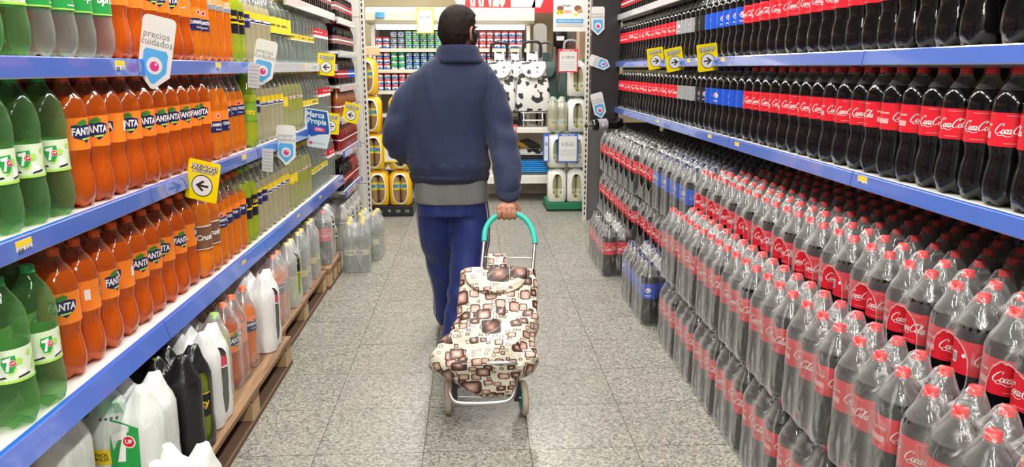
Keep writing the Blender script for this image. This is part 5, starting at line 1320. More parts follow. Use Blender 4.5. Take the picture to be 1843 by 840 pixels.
def stack(kind, x, y, z, n, lab, grp):
    for q in range(n):
        c = TBO[kind].copy(); COL.objects.link(c); c.location = (x, y, z+0.0008+q*0.0655); c.rotation_euler = (0, 0, random.uniform(-0.5, 0.5)); tag(c, lab, 'tub', grp)
SHN = ['top', 'second', 'third', 'fourth']
for r in range(3):
    for cidx in range(20):
        x = -1.048+cidx*0.0835; 
        if r == 0: kind = 'red' if cidx < 2 else ('grey' if cidx < 4 else ('green' if cidx < 11 else ('redall' if cidx < 16 else 'red')))
        elif r == 1: kind = 'red' if cidx < 2 else ('greenall' if cidx < 4 else ('blue' if cidx < 11 else 'red'))
        else: kind = 'red' if cidx < 3 or cidx > 10 else 'redall'
        n = (2 if cidx < 2 else (3 if cidx not in (12, 13) else 2)) if r == 0 else (3 if r == 1 else 3)
        if r == 0 and cidx >= 18: n = 3
        lb = f'{TB[kind][1]}, {SHN[r]} shelf of cream unit, {ORD[cidx] if cidx else "first"} stack from left'
        stack(kind, x, 8.775, FZ[r], n, lb, lb)
# red banner and cream fascia above
m = MB(); m.box(-0.14, 1.05, 0, 0.02, 2.06, 2.6)
o = m.build('banner', P('red_banner', (0.62, 0.02, 0.03), 0.5), None, smooth=False, loc=(0, 9.3, 0))
def decal(parent, sh, mat, x, z, y=-0.0015, name='lettering', k=1.0):
    mm = MB(); V, F = sh; mm.add([(a*k+x, y, b*k+z) for a, b in V], F, 0); return mm.build(name, mat, parent, smooth=False)
decal(o, text2d('CARNES', 0.62, 0.12, 0.012, 0.62, None), P('cream_letter', (0.85, 0.78, 0.6), 0.6), 0.10, 2.33)
decal(o, text2d('LÁ', 0.62, 0.0, 0.02, None, None), PURE, 0.80, 2.33)
tag(o, 'red hanging banner with large white letters at the top behind the cream unit', 'banner')

# display shelf with shopping trolleys for sale
ds = empty('display_shelf', (0.76, 8.26, 0))
for z, y0 in ((0.795, -0.22), (0.285, -0.26)):
    m = MB(); m.box(-0.68, 0.48, y0, 0.29, z-0.055 if z > 0.5 else z-0.085, z, b=0.006); m.build('shelf_board', P('white_display_board', (0.80, 0.79, 0.74), 0.35), ds, smooth=False)
for x in (-0.68, 0.48):
    m = MB(); m.box(x-0.015, x+0.015, 0.292, 0.32, 0, 0.79); m.build('upright', WS, ds, smooth=False)
m = MB(); m.box(-0.66, 0.46, 0.30, 0.315, 0.0, 0.78); m.build('back_panel', P('pale_panel', (0.72, 0.64, 0.56), 0.7), ds, smooth=False)
tag(ds, 'white two-level display shelf holding trolleys and folded fabrics beyond the aisle', 'shelving')
def cow_mat():
    mm, nt, N, L = newmat('cow_print_cloth'); b = N['Principled BSDF']; b.inputs['Roughness'].default_value = 0.55
    tc = N.new('ShaderNodeTexCoord'); n = N.new('ShaderNodeTexNoise'); n.inputs['Scale'].default_value = 11.5; n.inputs['Detail'].default_value = 1.5; L.new(tc.outputs['Object'], n.inputs['Vector'])
    r = N.new('ShaderNodeValToRGB'); r.color_ramp.interpolation = 'CONSTANT'; r.color_ramp.elements[0].color = (0.72, 0.73, 0.72, 1); r.color_ramp.elements[1].position = 0.575; r.color_ramp.elements[1].color = (0.02, 0.022, 0.025, 1)
    L.new(n.outputs['Fac'], r.inputs[0]); L.new(r.outputs[0], b.inputs['Base Color']); return mm
COW = cow_mat(); DGREEN = cloth('dark_green_cloth', (0.035, 0.075, 0.070), 0.7)
GREYP = P('grey_plastic', (0.10, 0.105, 0.11), 0.45); LGP = P('light_grey_plastic', (0.33, 0.34, 0.35), 0.45)
def display_trolley(x, y, z, w_, mat, hmat, label, h=0.83, yaw=0.0):
    r = empty('shopping_trolley', (x, y, z), yaw)
    rg = []
    for s, ww, d0, d1 in ((0.165, 0.80, -0.02, 0.12), (0.175, 0.98, -0.09, 0.14), (0.30, 1.0, -0.11, 0.14), (0.45, 0.92, -0.09, 0.13), (0.58, 0.76, -0.06, 0.12), (0.66, 0.66, -0.03, 0.11), (0.668, 0.55, -0.01, 0.10)):
        rg.append([(a, b, s) for a, b in rrect(-w_/2*ww, w_/2*ww, d0, d1, 0.035, 4)])
    m = MB(); m.loft(rg); bagp = m.build('bag', mat, r)
    m = MB(); fl = []
    for q in range(9):
        u = q/8; hw = w_*0.36*math.sqrt(max(0.05, 1-max(0, u-0.35)**2*2.2)); fl.append([(-hw+2*hw*k/8, lerp(0.05, -0.075, min(1, u*3)) if u < 0.34 else lerp(-0.075, -0.115, (u-0.34)/0.66), 0.685-0.19*max(0, u-0.1)) for k in range(9)])
    m.loft(fl, 0, cap=False, closed=False); f = m.build('flap', mat, bagp); sd = f.modifiers.new('t', 'SOLIDIFY'); sd.thickness = 0.006
    m = MB(); m.box(-w_*0.16, w_*0.16, 0.06, 0.068, 0.66, 0.79, b=0.003); m.build('back_pocket', mat, bagp, smooth=False)
    for sx in (-1, 1):
        m = MB(); m.tube([(sx*w_*0.25, 0.125, 0.05), (sx*w_*0.25, 0.125, h-0.09)], 0.009, 8); m.build('frame_tube', ALU, r)
    m = MB(); hw = w_*0.25
    m.tube(smooth_curve([(-hw, 0.125, h-0.17), (-hw*1.04, 0.125, h-0.08), (-hw*0.85, 0.125, h-0.015), (0, 0.125, h), (hw*0.85, 0.125, h-0.015), (hw*1.04, 0.125, h-0.08), (hw, 0.125, h-0.17)], 5), 0.016, 10); m.build('handle', hmat, r)
    m = MB(); m.tube([(-w_*0.27, -0.06, 0.01), (-w_*0.27, -0.10, 0.08), (-w_*0.27, -0.06, 0.16)], 0.007, 6); m.tube([(w_*0.27, -0.06, 0.01), (w_*0.27, -0.10, 0.08), (w_*0.27, -0.06, 0.16)], 0.007, 6)
    m.tube([(-w_*0.3, -0.095, 0.075), (w_*0.3, -0.095, 0.075)], 0.007, 6); m.tube([(-w_*0.36, -0.07, 0.155), (w_*0.36, -0.07, 0.155)], 0.007, 6); m.build('stand', ALU, r)
    for sx in (-1, 1):
        m = MB(); m.rev([(0.03, -0.011), (0.070, -0.011), (0.075, 0), (0.070, 0.011), (0.03, 0.011)], 22, 0, cap0=True, cap1=True)
        m.v = [(sx*w_*0.37+c, 0.10+a, 0.0755+b) for a, b, c in m.v]; wl = m.build('wheel', BLACK, r)
        h_ = MB(); h_.rev([(0.010, -0.013), (0.032, -0.013), (0.032, 0.013), (0.010, 0.013)], 14, 0, cap0=True, cap1=True); h_.v = [(sx*w_*0.37+c, 0.10+a, 0.0755+b) for a, b, c in h_.v]; h_.build('hub', GREYP, wl)
    return tag(r, label, 'shopping trolley')
display_trolley(0.645, 8.18, 0.796, 0.37, COW, BLACK, 'black and white cow-print shopping trolley standing at front of the display shelf', 0.90)
display_trolley(0.290, 8.18, 0.796, 0.34, COW, BLACK, 'cow-print shopping trolley beside the man\'s shoulder, left end of display shelf', 0.89)
display_trolley(0.475, 8.455, 0.796, 0.28, COW, LGP, 'cow-print shopping trolley set back between the two front ones', 0.86)
display_trolley(0.82, 8.455, 0.796, 0.26, DGREEN, GREYP, 'dark green shopping trolley with grey handle right of the cow-print trolley', 0.90)
display_trolley(1.10, 8.455, 0.796, 0.28, DGREEN, LGP, 'dark green shopping trolley with light grey handle behind the red price sign', 0.92)
def folded(x, y, z, w_, d, h, mat, label, name='folded_fabric', seed=1):
    rg = []
    n = 6
    m = MB()
    for q in range(n+1):
        zz = h*q/n; ins = 0.012*(q % 2)+0.02*(q/n)
        rg.append([(a+0.012*noise.noise((a*12, b*12, zz*30+seed)), b+0.01*noise.noise((a*12+5, b*9, zz*30)), zz+(0.012*noise.noise((a*9+seed, b*9, 3)) if q == n else 0)) for a, b in rrect(-w_/2+ins, w_/2-ins, -d/2+ins, d/2-ins, 0.04, 4)])
    m.loft(rg); return tag(m.build(name, mat, None, loc=(x, y, z)), label, 'fabric')
BF = cloth('bright_blue_cloth', (0.010, 0.22, 0.55), 0.6)
folded(0.62, 8.24, 0.287, 0.50, 0.36, 0.030, cloth('grey_cloth', (0.35, 0.35, 0.33)), 'grey folded fabric lowest on the bottom display shelf', seed=9)
folded(0.60, 8.22, 0.319, 0.44, 0.34, 0.060, BF, 'bright blue folded fabric on the lower display shelf, bottom layer', seed=2)
folded(0.58, 8.24, 0.380, 0.42, 0.32, 0.060, BF, 'bright blue folded fabric on the lower display shelf, top layer', seed=5)
folded(0.60, 8.26, 0.441, 0.44, 0.30, 0.055, cloth('black_cloth', (0.015, 0.016, 0.02)), 'black folded fabric over the blue ones on display shelf', seed=3)
folded(0.58, 8.28, 0.497, 0.40, 0.26, 0.055, COW, 'cow-print fabric folded on top of the black one', seed=4)
for i, (x, c) in enumerate(((0.50, (0.55, 0.32, 0.04)), (0.63, (0.03, 0.03, 0.03)))):
    m = MB(); rr = []
    for t, wd, hh in ((0, 0.02, 0.03), (0.03, 0.035, 0.05), (0.12, 0.03, 0.06), (0.2, 0.04, 0.04), (0.26, 0.02, 0.02)): rr.append([(t-0.13, wd*math.cos(a), 0.0+max(0, hh+hh*math.sin(a))*0.9) for a in [2*PI*k/12 for k in range(12)]])
    m.loft(rr); tag(m.build('slipper', P(f'slipper_cloth_{"tan" if i == 0 else "black"}', c, 0.7), None, loc=(x-0.02, 8.28, 0.553)), ['tan', 'black'][i]+' slipper lying on the cow-print fabric', 'slipper')

# things behind the display: pale board, hanging bag, photo panel
m = MB(); m.loft([[(a, y, b) for a, b in rrect(-0.09, 0.07, 0, 0.62, 0.06, 5)] for y in (0, 0.04)])
tag(m.build('ironing_board', P('pale_cover', (0.50, 0.50, 0.46), 0.8), None, loc=(0.80, 8.98, 1.302)), 'pale grey board standing upright left of the dark hanging bag', 'board')
hb = empty('hanging_bag', (1.03, 9.046, 1.66))
m = MB(); m.loft([[(a, b, z) for a, b in rrect(-w2, w2, -0.05, 0.05, 0.03, 3)] for z, w2 in ((0, 0.05), (0.01, 0.075), (0.16, 0.08), (0.19, 0.06))]); m.build('body', BLACK, hb)
m = MB(); m.tube(smooth_curve([(-0.04, 0, 0.18), (-0.03, 0, 0.27), (0.03, 0, 0.27), (0.04, 0, 0.18)], 4), 0.006, 6); m.build('strap', BLACK, hb)
m = MB(); m.box(-0.045, 0.045, -0.053, -0.05, 0.07, 0.12); m.build('tag', WHITE, hb, smooth=False)
tag(hb, 'small black bag hanging with a white tag behind the trolleys', 'bag')
bp_ = empty('photo_panel', (1.25, 9.1, 0))
m = MB(); m.box(-0.26, 0.30, 0, 0.02, 1.18, 1.86); m.build('board', P('dim_photo_print', (0.13, 0.10, 0.09), 0.5, bump=0.1), bp_, smooth=False)
for px_ in (-0.22, 0.26):
    m = MB(); m.box(px_-0.015, px_+0.015, 0.021, 0.045, 0, 1.86); m.build('post', STEEL, bp_, smooth=False)
m = MB()
V, F = strip_shape([(-0.10, 0), (-0.12, 0.20), (-0.06, 0.30), (0.0, 0.33), (0.06, 0.27), (0.10, 0.10), (0.11, 0)]); m.add([(a-0.06, -0.002, b+1.30) for a, b in V], F, 0)
V, F = disc2(0, 0, 0.05, 0.06); m.add([(a-0.05, -0.003, b+1.66) for a, b in V], F, 1)
for k in range(14):
    V, F = rect2(-0.03, 0.03, -0.01, 0.01, 1); m.add([(a+0.06+0.07*(k % 3), -0.002, b+1.22+0.045*k) for a, b in V], F, 2+(k % 2))
m.build('picture', [P('grey_shape', (0.30, 0.28, 0.28), 0.5), P('brown_shape', (0.12, 0.06, 0.04), 0.5), P('dull_red', (0.30, 0.08, 0.06), 0.5), P('dull_white', (0.45, 0.42, 0.38), 0.5)], bp_, smooth=False)
tag(bp_, 'dim photographic panel of shapes behind the display trolleys', 'poster')

# stacked yellow packs
def boxpack(name, w_, d, h, fmat, botl, parent=None):
    r = empty(name); rg = []
    for z, ins, q in ((0.0, 0.012, 0.03), (0.012, 0.002, 0.036), (h*0.30, 0.0, 0.038), (h*0.80, 0.001, 0.038), (h*0.90, 0.018, 0.038), (h*0.965, 0.045, 0.030), (h*0.985, 0.060, 0.02)):
        pts = rrect(-w_/2+ins, w_/2-ins, -d/2+ins, d/2-ins, q, 5)
        rg.append([(a+0.003*noise.noise((a*25, b*25, z*12+w_)), b+0.002*noise.noise((a*25+7, b*25, z*12)), z) for a, b in pts])
    for (x, y) in ((-0.047, -0.045), (0.047, -0.045), (-0.047, 0.047), (0.047, 0.047)):
        copy_tree(make_tree(botl), r).location = (x, y, 0.002)
    for c in kids(r):
        if abs(c.location.x) < 1e-6: pass
    m = MB(); m.loft(rg, 0, cap=True); m.build('shrink_wrap', fmat, r, ang=70)
    return r
YB = bottle('bottle', STRAIGHT, P('tan_liquid', (0.34, 0.20, 0.09), 0.3, coat=0.6), CLEARP, 0.28, CM['white'], lab_bands(0.150, 0.225, P('pack_yellow_label', (0.80, 0.60, 0.04), 0.4), [(0.25, 0.75, P('pale_blue_print', (0.20, 0.42, 0.50), 0.4))], 'OK', NAVY, 0.03))
WB = bottle('bottle', STRAIGHT, P('olive_pale_liquid', (0.42, 0.42, 0.25), 0.3, coat=0.6), CLEARP, 0.30, CM['green'], lab_bands(0.040, 0.135, P('cream_label', (0.62, 0.62, 0.45), 0.4), [(0.0, 0.25, P('mustard_print', (0.55, 0.42, 0.08), 0.4))], 'vv', LEAF, 0.05, 0.65))
YF = film('yellow_pack_film', (0.86, 0.50, 0.01), 0.97, 1.0, (1, -1, 0.06, 0.0, 0.165, 0.066, 0.135), 0.3, (0.82, 0.80, 0.74), 1.35)
WF = film('white_pack_film', (0.80, 0.80, 0.76), 0.95, 1.0, (1, -1, 0.06, 0.0, 0.165, 0.048, 0.120), 0.3, (0.86, 0.86, 0.84), 1.2)
YP = boxpack('bottle_pack', 0.208, 0.205, 0.352, YF, YB); WP = boxpack('bottle_pack', 0.186, 0.20, 0.348, WF, WB)
def putb(proto, x, y, z, label, grp, rot=0.0):
    c = copy_tree(make_tree(proto)); c.location = (x, y, z); c.rotation_euler = (0, 0, rot); tag(c, label, 'pack of bottles', grp); return c
HN = ['bottom', 'second from bottom', 'third from bottom', 'topmost']
pl = MB(); pl.box(-0.23, 0.23, -0.11, 0.33, 0, 0.105, b=0.006)
for k in range(5):
    sh = (disc2(0, 0, 0.019, 0.016, 14), poly2([(-0.02, -0.012), (0.0, 0.016), (0.02, -0.012)]), text2d('✶', 0.05, 0, 0.0, None, None), disc2(0, 0, 0.019, 0.014), poly2([(-0.016, -0.013), (0.016, -0.013), (0.016, 0.013), (-0.016, 0.013)]))[k]
    pl.add([(a-0.17+k*0.085, -0.1115, b+0.055) for a, b in sh[0]], sh[1], 1)
    if k in (0, 3, 4, 1): pl.add([(a*0.6-0.17+k*0.085, -0.1120, b*0.6+0.055) for a, b in sh[0]], sh[1], 0)
o = pl.build('display_plinth', [BLACK, P('grey_icon_print', (0.5, 0.5, 0.5), 0.5)], None, smooth=False, loc=(-0.822, 7.355, 0)); tag(o, 'low black plinth with white icons under the yellow packs', 'plinth')
for c in range(2):
    for k in range(4 if c == 0 else 3):
        putb(YP, (-0.93, -0.712)[c]+(-0.025*k if c == 0 else 0.006*k), 7.36, 0.107+k*0.356, f'yellow film pack of tan bottles, {("left" if c == 0 else "right")} column on black plinth, {HN[k] if not (c and k == 2) else "topmost"}', 'yellow bottle packs', random.uniform(-0.05, 0.05))
m = MB(); m.box(-0.085, 0.085, -0.07, 0.07, 0, 0.085, b=0.02); tag(m.build('carton', P('peach_carton', (0.80, 0.52, 0.30), 0.7), None, loc=(-0.965, 7.37, 0.107+4*0.356)), 'small peach-coloured carton on top of the yellow packs', 'carton')
gp = MB(); gp.box(-0.20, 0.20, -0.12, 0.30, 0.018, 0.088, b=0.008); o = gp.build('display_pallet', P('green_plastic_pallet', (0.012, 0.19, 0.075), 0.45), None, smooth=False, loc=(0.942, 7.56, 0))
g2 = MB(); g2.box(-0.205, 0.205, -0.125, 0.305, 0.0, 0.018); g2.build('base', BLACK, o, smooth=False)
tag(o, 'green plastic display pallet under the white packs', 'pallet')
WC = film('clear_pack_film', (0.82, 0.84, 0.78), 0.22, 0.7)
for c in range(2):
    for k in range(3 if c == 0 else 4):
        x = (0.845, 1.036)[c]
        if c == 0 and k == 2:
            q = empty('bottle_pack', (x, 7.55, 0.090+k*0.352)); 
            for (a, b) in ((-0.046, -0.046), (0.046, -0.046), (-0.046, 0.047), (0.046, 0.047)):
                bb = copy_tree(make_tree(WB), q); bb.location = (a, b, 0.001); bb.scale = (1, 1, 0.96)
            m = wrap_mesh(2, 2, 0.092, 0.345, SR, 71, 0.04, 0.25); m.build('shrink_wrap', WC, q, ang=70)
            tag(q, 'clear-wrapped pack with green caps, top of left column on green pallet', 'pack of bottles')
        else: putb(WP, x, 7.55, 0.090+k*0.352, f'white film pack with oval window, {"left" if c == 0 else "right"} column on green pallet, {HN[k]}', 'white bottle packs', random.uniform(-0.03, 0.03))
drop_later = [YB, WB, YP, WP]+list(TBO.values())

# ================================================================== signs, price cards, tags
def flat_sign(name, loc, yaw, roll, plate, items, mats, label, cat, pitch=0.0, th=0.0016, extra=None, group=None):
    """plate: outline in metres (x right, z up) seen from -Y; items: (shape, material index, layer)"""
    m = MB(); n = len(plate)
    m.loft([[(x, 0, z) for x, z in plate], [(x, th, z) for x, z in plate]], 0)
    o = m.build(name, mats[0], None, smooth=False, loc=loc)
    d = MB(); used = []
    for sh, mi, layer in items:
        if mi not in used: used.append(mi)
        V, F = sh; d.add([(x, -0.0006*layer, z) for x, z in V], F, used.index(mi))
    if items: d.build('print', [mats[i] for i in used], o, smooth=False)
    R_ = Matrix.Rotation(yaw, 4, 'Z') @ Matrix.Rotation(pitch, 4, 'X') @ Matrix.Rotation(-roll, 4, 'Y')
    o.matrix_world = Matrix.Translation(loc) @ R_
    return tag(o, label, cat, group)
SW = P('sign_white', (0.78, 0.78, 0.76), 0.35, coat=0.3); SY = P('sign_yellow', (0.92, 0.72, 0.0), 0.35, coat=0.4); SB = P('sign_sky_blue', (0.10, 0.42, 0.80), 0.35); MG = P('sign_magenta', (0.75, 0.04, 0.20), 0.35)
TXT = P('grey_lettering', (0.28, 0.28, 0.28), 0.6); DBL = P('sign_deep_blue', (0.015, 0.09, 0.36), 0.35)
def talker(loc, yaw, roll, label, k=1.0, pitch=0.0):
    w_, t, b = 0.056*k, 0.112*k, -0.112*k
    arc = [(w_-0.018*k+0.018*k*math.cos(a), t-0.018*k+0.018*k*math.sin(a)) for a in (0, PI/6, PI/3, PI/2)]
    plate = [(-x, z) for x, z in reversed(arc)]
    plate = [(-w_+0.002, b+0.045*k), (-w_*0.1, b), (w_*0.1, b), (w_-0.002, b+0.045*k)]+arc+[(-x, z) for x, z in arc[::-1]]
    inner = [(-0.041*k, b+0.056*k), (-0.005*k, b+0.016*k), (0.005*k, b+0.016*k), (0.041*k, b+0.056*k), (0.041*k, 0.000*k), (0.034*k, 0.010*k), (-0.034*k, 0.010*k), (-0.041*k, 0.000*k)]
    it = [(poly2(inner), 1, 1), (disc2(0, -0.040*k, 0.027*k, n=24), 0, 2), (disc2(0.001*k, -0.042*k, 0.0155*k, n=20), 2, 3), (disc2(0.005*k, -0.035*k, 0.0042*k, n=12), 0, 4),
          (mv(text2d('precios', 0.030*k, 0, 0.0002, None, None), -0.004*k, 0.054*k), 3, 1), (mv(text2d('cuidados', 0.030*k, 0, 0.0002, None, None), 0.0, 0.031*k), 3, 1)]
    return flat_sign('shelf_talker', loc, yaw, roll, plate, it, [SW, SB, MG, TXT], label, 'sign', pitch, group='shield-shaped shelf talkers')
# a positive roll turns the sign clockwise as read
talker((-0.985, 2.46, 1.465), -0.18, -math.radians(13), 'white and blue shield-shaped price sign, largest, left upper shelf')
talker((-0.985, 3.70, 1.443), -0.14, -math.radians(13), 'white and blue shield-shaped price sign beside pale bottles, left upper shelf', 0.95)
talker((-0.985, 4.02, 1.022), -0.10, -math.radians(3), 'white and blue shield-shaped price sign on the left middle shelf', 0.93)
talker((1.136, 6.965, 1.833), 0.1, 0.02, 'white and blue shield-shaped price sign on the black panel, topmost of three', 1.1)
talker((1.160, 6.965, 1.464), 0.1, 1.25, 'white and blue shield-shaped price sign turned sideways on the black panel', 0.9)
talker((1.160, 6.955, 1.080), 0.1, 0.25, 'white and blue shield-shaped price sign on black panel, lowest of three', 1.05)
def arrow_sign(loc, yaw, roll, right, head, label, k=1.0):
    plate = rrect(-0.060*k, 0.060*k, -0.073*k, 0.073*k, 0.008*k, 4)
    s = 1 if right else -1
    ar = [((0.024*s), 0.0), (-0.002*s, 0.021), (-0.008*s, 0.015), (0.006*s, 0.004), (-0.024*s, 0.004), (-0.024*s, -0.004), (0.006*s, -0.004), (-0.008*s, -0.015), (-0.002*s, -0.021)]
    it = [(mv(disc2(0, 0, 0.040, n=28), 0, -0.018, k), 1, 1), (mv(disc2(0, 0, 0.0365, n=28), 0, -0.018, k), 2, 2), (mv(poly2(ar), 0, -0.018, k), 1, 3),
          (mv(text2d(head, 0.024, 0.0, 0.0022, 0.098, None), 0.0012, 0.0470, k), 1, 1), (mv(text2d(head, 0.024, 0.0, 0.0004, 0.095, None), 0, 0.0480, k), 2, 2), (mv(text2d('IMPERDIBLES', 0.011, 0, 0.0009, 0.085, None), 0, 0.0315, k), 1, 1), (mv(text2d('IMPERDIBLES', 0.011, 0, 0.0001, 0.083, None), 0, 0.0318, k), 2, 2)]
    return flat_sign('arrow_sign', loc, yaw, roll, plate, it, [SY, P('sign_brown_black', (0.03, 0.018, 0.012), 0.5), SW], label, 'sign', group='yellow arrow signs')
arrow_sign((-0.975, 2.735, 1.022), -0.15, -math.radians(12), False, 'PRECIOS!', 'yellow sign with left arrow, largest, hanging over the left middle shelf edge')
arrow_sign((-0.985, 5.25, 1.442), -0.1, -math.radians(6), False, 'PRECIOS!', 'yellow sign with left arrow on the left upper shelf edge near the far end')
arrow_sign((-0.985, 5.30, 1.042), -0.1, -math.radians(5), False, 'PRECIOS!', 'yellow sign with left arrow beside the blue sign, left middle shelf')
arrow_sign((-0.955, 6.02, 1.074), -0.1, -math.radians(14), False, 'PRECIOS!', 'yellow sign with left arrow at the last left bay, farthest one', 1.05)
arrow_sign((1.285, 5.34, 1.484), 0.12, math.radians(9), True, 'CALIDAD', 'yellow sign with right arrow on the right upper shelf, leftmost of three')
arrow_sign((1.285, 4.84, 1.472), 0.12, math.radians(12), True, 'CALIDAD', 'yellow sign with right arrow on the right upper shelf, middle of three')
arrow_sign((1.285, 4.15, 1.475), 0.14, math.radians(7), True, 'CALIDAD', 'yellow sign with right arrow on the right upper shelf, rightmost of three')
# blue own-label sign
w_ = 0.085
it = [(mv(strip_shape([(-0.075, 0.105), (0.055, 0.105), (0.080, -0.01), (0.078, -0.03), (0.02, -0.04), (-0.03, -0.06), (-0.055, -0.04)], 1), 0, 0), 1, 1),
      (mv(text2d('Marca', 0.048, 0, 0.0014, 0.115, None), -0.015, 0.078, 1), 0, 2), (mv(text2d('Propia', 0.048, 0, 0.0014, 0.120, None), -0.002, 0.038), 0, 2),
      (mv(poly2(rrect(-0.036, 0.036, -0.013, 0.013, 0.012, 4)), 0.018, -0.010), 2, 2), (mv(text2d('DÍA', 0.02, 0, 0.0006, 0.045, None), 0.018, -0.010), 0, 3),
      (mv(text2d('SUPER AHORRO', 0.012, 0, 0.0002, 0.09, None), 0.015, -0.098), 3, 1), (mv(rect2(-0.010, 0.010, -0.008, 0.008, 1), -0.03, -0.098), 2, 2)]
flat_sign('shelf_sign', (-0.975, 4.78, 1.055), -0.1, -math.radians(8), [(-0.055, -0.125), (0.075, -0.125), (0.088, -0.045), (0.088, 0.0), (0.062, 0.112), (-0.085, 0.112), (-0.080, 0.02), (-0.060, -0.045)], it, [P('sign_ice', (0.62, 0.72, 0.78), 0.35), DBL, MG, TXT], 'blue and white own-label sign with big white words on the left middle shelf', 'sign')
# paper price tags in the rails
def price_tag(side, x, y, z, label, yel=True, w_=0.062, h=0.036, colr=None):
    yaw = PI/2 if side > 0 else -PI/2
    yaw = -PI/2 if side > 0 else PI/2
    m = MB(); m.box(-w_/2, w_/2, -0.0008, 0.0, -h/2, h/2, 0); o = m.build('price_tag', P('tag_paper', (0.80, 0.80, 0.76), 0.5), None, smooth=False)
    d = MB()
    if yel: V, F = rect2(-w_/2, w_/2, h*0.12, h/2, 1); d.add([(a, -0.0012, b) for a, b in V], F, 0)
    V, F = text2d('$ 119', h*0.42, 0, 0.0003, None, None); d.add([(a+w_*0.12, -0.0012, b-h*0.18) for a, b in V], F, 1)
    for q in range(6): V, F = rect2(-w_*0.42+q*0.003, -w_*0.42+q*0.003+0.0015, -h*0.38, 0, 1); d.add([(a, -0.0012, b) for a, b in V], F, 1)
    d.build('print', [YEL, DG], o, smooth=False)
    o.location = (x, y, z); o.rotation_euler = (0, 0, yaw); o.rotation_euler.x = 0.0
    o['group'] = 'shelf edge price tags'
    return tag(o, label, 'price tag', 'shelf edge price tags')
for (y, z, lb) in ((1.723, 1.020, 'yellow and white price tag at the near end of the left middle rail'), (2.30, 1.423, 'pale price tag on left upper rail beside the largest shield sign'), (3.42, 1.022, 'price tag on the left middle rail beside the third bay seam'),
                   (3.28, 0.568, 'price tag on left lower rail under lime bottles'), (3.17, 1.423, 'price tag on left upper rail under white-banded orange bottles'), (4.35, 0.568, 'price tag on left lower rail under pale bottles'), (5.0, 0.568, 'price tag on left lower rail under slim tonic bottles')):
    price_tag(-1, -1.0225 if z < 0.7 else -1.0275, y, z, lb)
for (y, z, lb) in ((2.454, 1.044, 'yellow and white price tag on right middle rail, nearest one'), (3.69, 1.040, 'price tag on the right middle rail under blue-label colas, nearer'), (4.13, 1.040, 'price tag on the right middle rail under blue-label colas, farther'), (5.33, 1.040, 'price tag on the right middle rail below the black-capped colas'),
                   (3.98, 1.455, 'yellow price tag on right upper rail beside rightmost arrow sign'), (4.62, 1.455, 'tall price tag on right upper rail between arrow signs')):
    price_tag(1, 1.3155, y, z, lb)
for i, (x, y, z, lb) in enumerate(((-0.99, 3.53, 1.385, 'grey ticket strip hanging at left upper shelf bay seam'), (-0.99, 3.66, 0.985, 'grey ticket strip hanging at left middle shelf bay seam'))):
    flat_sign('ticket_strip', (x, y, z), -0.2, -0.1, [(-0.028, -0.055), (0.028, -0.055), (0.028, 0.055), (-0.028, 0.055)], [(mv(rect2(-0.02, 0.02, -0.001, 0.001, 1), 0, -0.04+0.016*q), 1, 1) for q in range(6)], [P('ticket_grey', (0.55, 0.58, 0.58), 0.5), TXT], lb, 'ticket')
# price cards in the cross aisle
def card(name, loc, w_, h, border, head, price, label, bw=0.012, yaw=0.0, foot=True):
    it = [(poly2([(-w_/2+bw, -h/2+bw), (w_/2-bw, -h/2+bw), (w_/2-bw, h/2-bw*2.2), (-w_/2+bw, h/2-bw*2.2)]), 1, 1), (mv(text2d(head, h*0.13, 0, 0.0006, w_*0.62, None), 0, h/2-bw*1.5), 1 if head else 1, 2),
          (mv(text2d(price, h*0.17, 0, 0.0004, w_*0.62, None), 0, h*0.13), 2, 2)]
    if foot: it += [(mv(rect2(-w_*0.36, w_*0.36, -0.002, 0.002, 1), 0, -h*0.08-q*0.018), 3, 2) for q in range(4)]
    return flat_sign(name, loc, yaw, 0.0, [(-w_/2, -h/2), (w_/2, -h/2), (w_/2, h/2), (-w_/2, h/2)], it, [border, SW, TXT, P('card_grey', (0.45, 0.46, 0.50), 0.5)], label, 'sign')
RB_ = P('sign_red_border', (0.80, 0.06, 0.10), 0.4); BB_ = P('sign_blue_border', (0.05, 0.16, 0.62), 0.4)
card('price_card', (0.926, 7.40, 1.488), 0.192, 0.22, RB_, 'OFERTA', '$ 1999,99', 'red-bordered price card hanging above the clear green-capped pack')
card('price_card', (0.937, 7.405, 0.645), 0.20, 0.285, BB_, 'PRECIOS', '$ 85,62', 'blue-bordered price card on the white packs')
card('price_card', (0.725, 7.44, 0.645), 0.06, 0.28, BB_, '', '$', 'blue-edged price card sticking out left of the white packs')
card('price_card', (-0.757, 7.250, 0.672), 0.20, 0.275, SY, '', '$ 127,9', 'yellow-bordered price card on the right column of yellow packs')
card('price_card', (-0.51, 8.58, 1.925), 0.185, 0.27, SY, 'PRECIOS', '$ 1099', 'yellow-bordered price card hanging from the lit canopy left of the man')
card('price_card', (0.415, 8.034, 0.72), 0.10, 0.22, RB_, '', '$', 'red-edged price card beside the man\'s right arm at the display shelf')
m = MB(); m.box(-0.05, 0.05, 0, 0.012, -0.02, 0.04, b=0.003); m.build('x', SB) and None
o = bpy.data.objects['x']; o.name = 'shelf_ticket'; o.location = (-1.0, 8.585, 1.975); tag(o, 'small light blue ticket on the left end of the lit canopy', 'ticket')
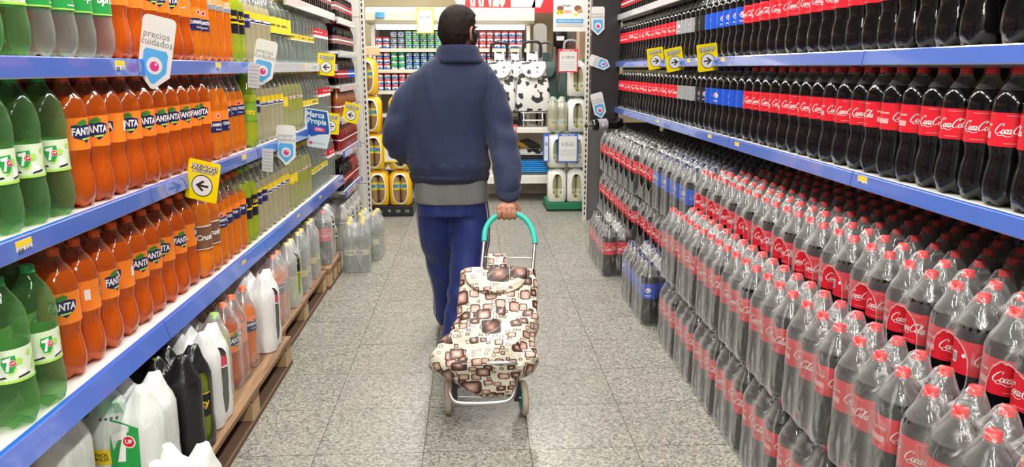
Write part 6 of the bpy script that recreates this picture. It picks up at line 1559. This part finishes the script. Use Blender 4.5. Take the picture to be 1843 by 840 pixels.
# hanging food poster
it = [(poly2([(-0.13, -0.115), (0.13, -0.115), (0.13, -0.075), (-0.13, -0.075)]), 1, 1), (poly2([(-0.13, -0.15), (0.13, -0.15), (0.13, -0.12), (-0.13, -0.12)]), 4, 1),
      (mv(disc2(0, 0, 0.032, 0.024, 16), -0.09, 0.02), 2, 1), (mv(rect2(-0.035, 0.035, -0.018, 0.018, 1), -0.092, -0.018), 3, 2), (mv(disc2(0, 0, 0.040, 0.016, 14), -0.02, -0.01), 5, 1), (mv(disc2(0, 0, 0.035, 0.028, 16), 0.075, 0.02), 2, 1), (mv(disc2(0, 0, 0.028, 0.018, 16), 0.095, -0.005), 6, 2), (mv(disc2(0, 0, 0.02, 0.012, 12), 0.055, -0.035), 3, 3),
      (mv(text2d('OFERTAS DE LA SEMANA', 0.02, 0, 0.0003, 0.22, None), 0, -0.096), 0, 2), (mv(text2d('$ 99', 0.03, 0, 0.0006, None, None), -0.092, -0.018), 7, 3), (mv(text2d('Burger', 0.028, 0, 0.0004, None, None), -0.03, 0.045), 7, 2),
      (mv(rect2(-0.12, 0.12, -0.02, 0.02, 1), 0, 0.115), 5, 1), (mv(disc2(0, 0, 0.04, 0.02, 14), 0.06, 0.17), 6, 1), (mv(rect2(-0.05, 0.05, -0.02, 0.02, 1), -0.07, 0.17), 3, 1)]
flat_sign('food_poster', (0.922, 7.30, 1.945), 0.0, 0.0, [(-0.155, -0.19), (0.155, -0.19), (0.155, 0.28), (-0.155, 0.28)], it, [SW, P('poster_blue', (0.10, 0.38, 0.72), 0.5), P('poster_brown', (0.25, 0.09, 0.04), 0.5), YEL, P('poster_grey', (0.55, 0.52, 0.48), 0.5), P('poster_pink', (0.78, 0.36, 0.32), 0.5), P('poster_tan', (0.55, 0.28, 0.14), 0.5), DG],
          'hanging white poster with food pictures and a blue strip, upper right of the display', 'poster')
m = MB(); m.box(-0.04, 0.04, 0, 0.22, 0.0, 1.95, b=0.004); tag(m.build('wooden_shelf_end', P('tan_board', (0.48, 0.33, 0.22), 0.6), None, smooth=False, loc=(1.12, 7.75, 0)), 'tan board end just left of the slotted upright, behind poster', 'board')
# bottle lying on the far packs
c = copy_tree(TYPES['pepsig'][0]); c.location = (1.32, 6.62, 0.945); c.rotation_euler = (0, -PI/2-0.05, 0.25); tag(c, 'black-capped bottle lying on its side on top of the far cola packs', 'bottle')

# prototypes only served as sources for the copies
def drop(o):
    for c in kids(o): drop(c)
    bpy.data.objects.remove(o)
for v in TYPES.values(): drop(v[3])
for v in PACKS.values(): drop(v[1])
for v in PACKBOT.values(): drop(v)
for o in drop_later: drop(o)

for l in sorted(set(LONG)): print('LONG', len(l.split()), l)
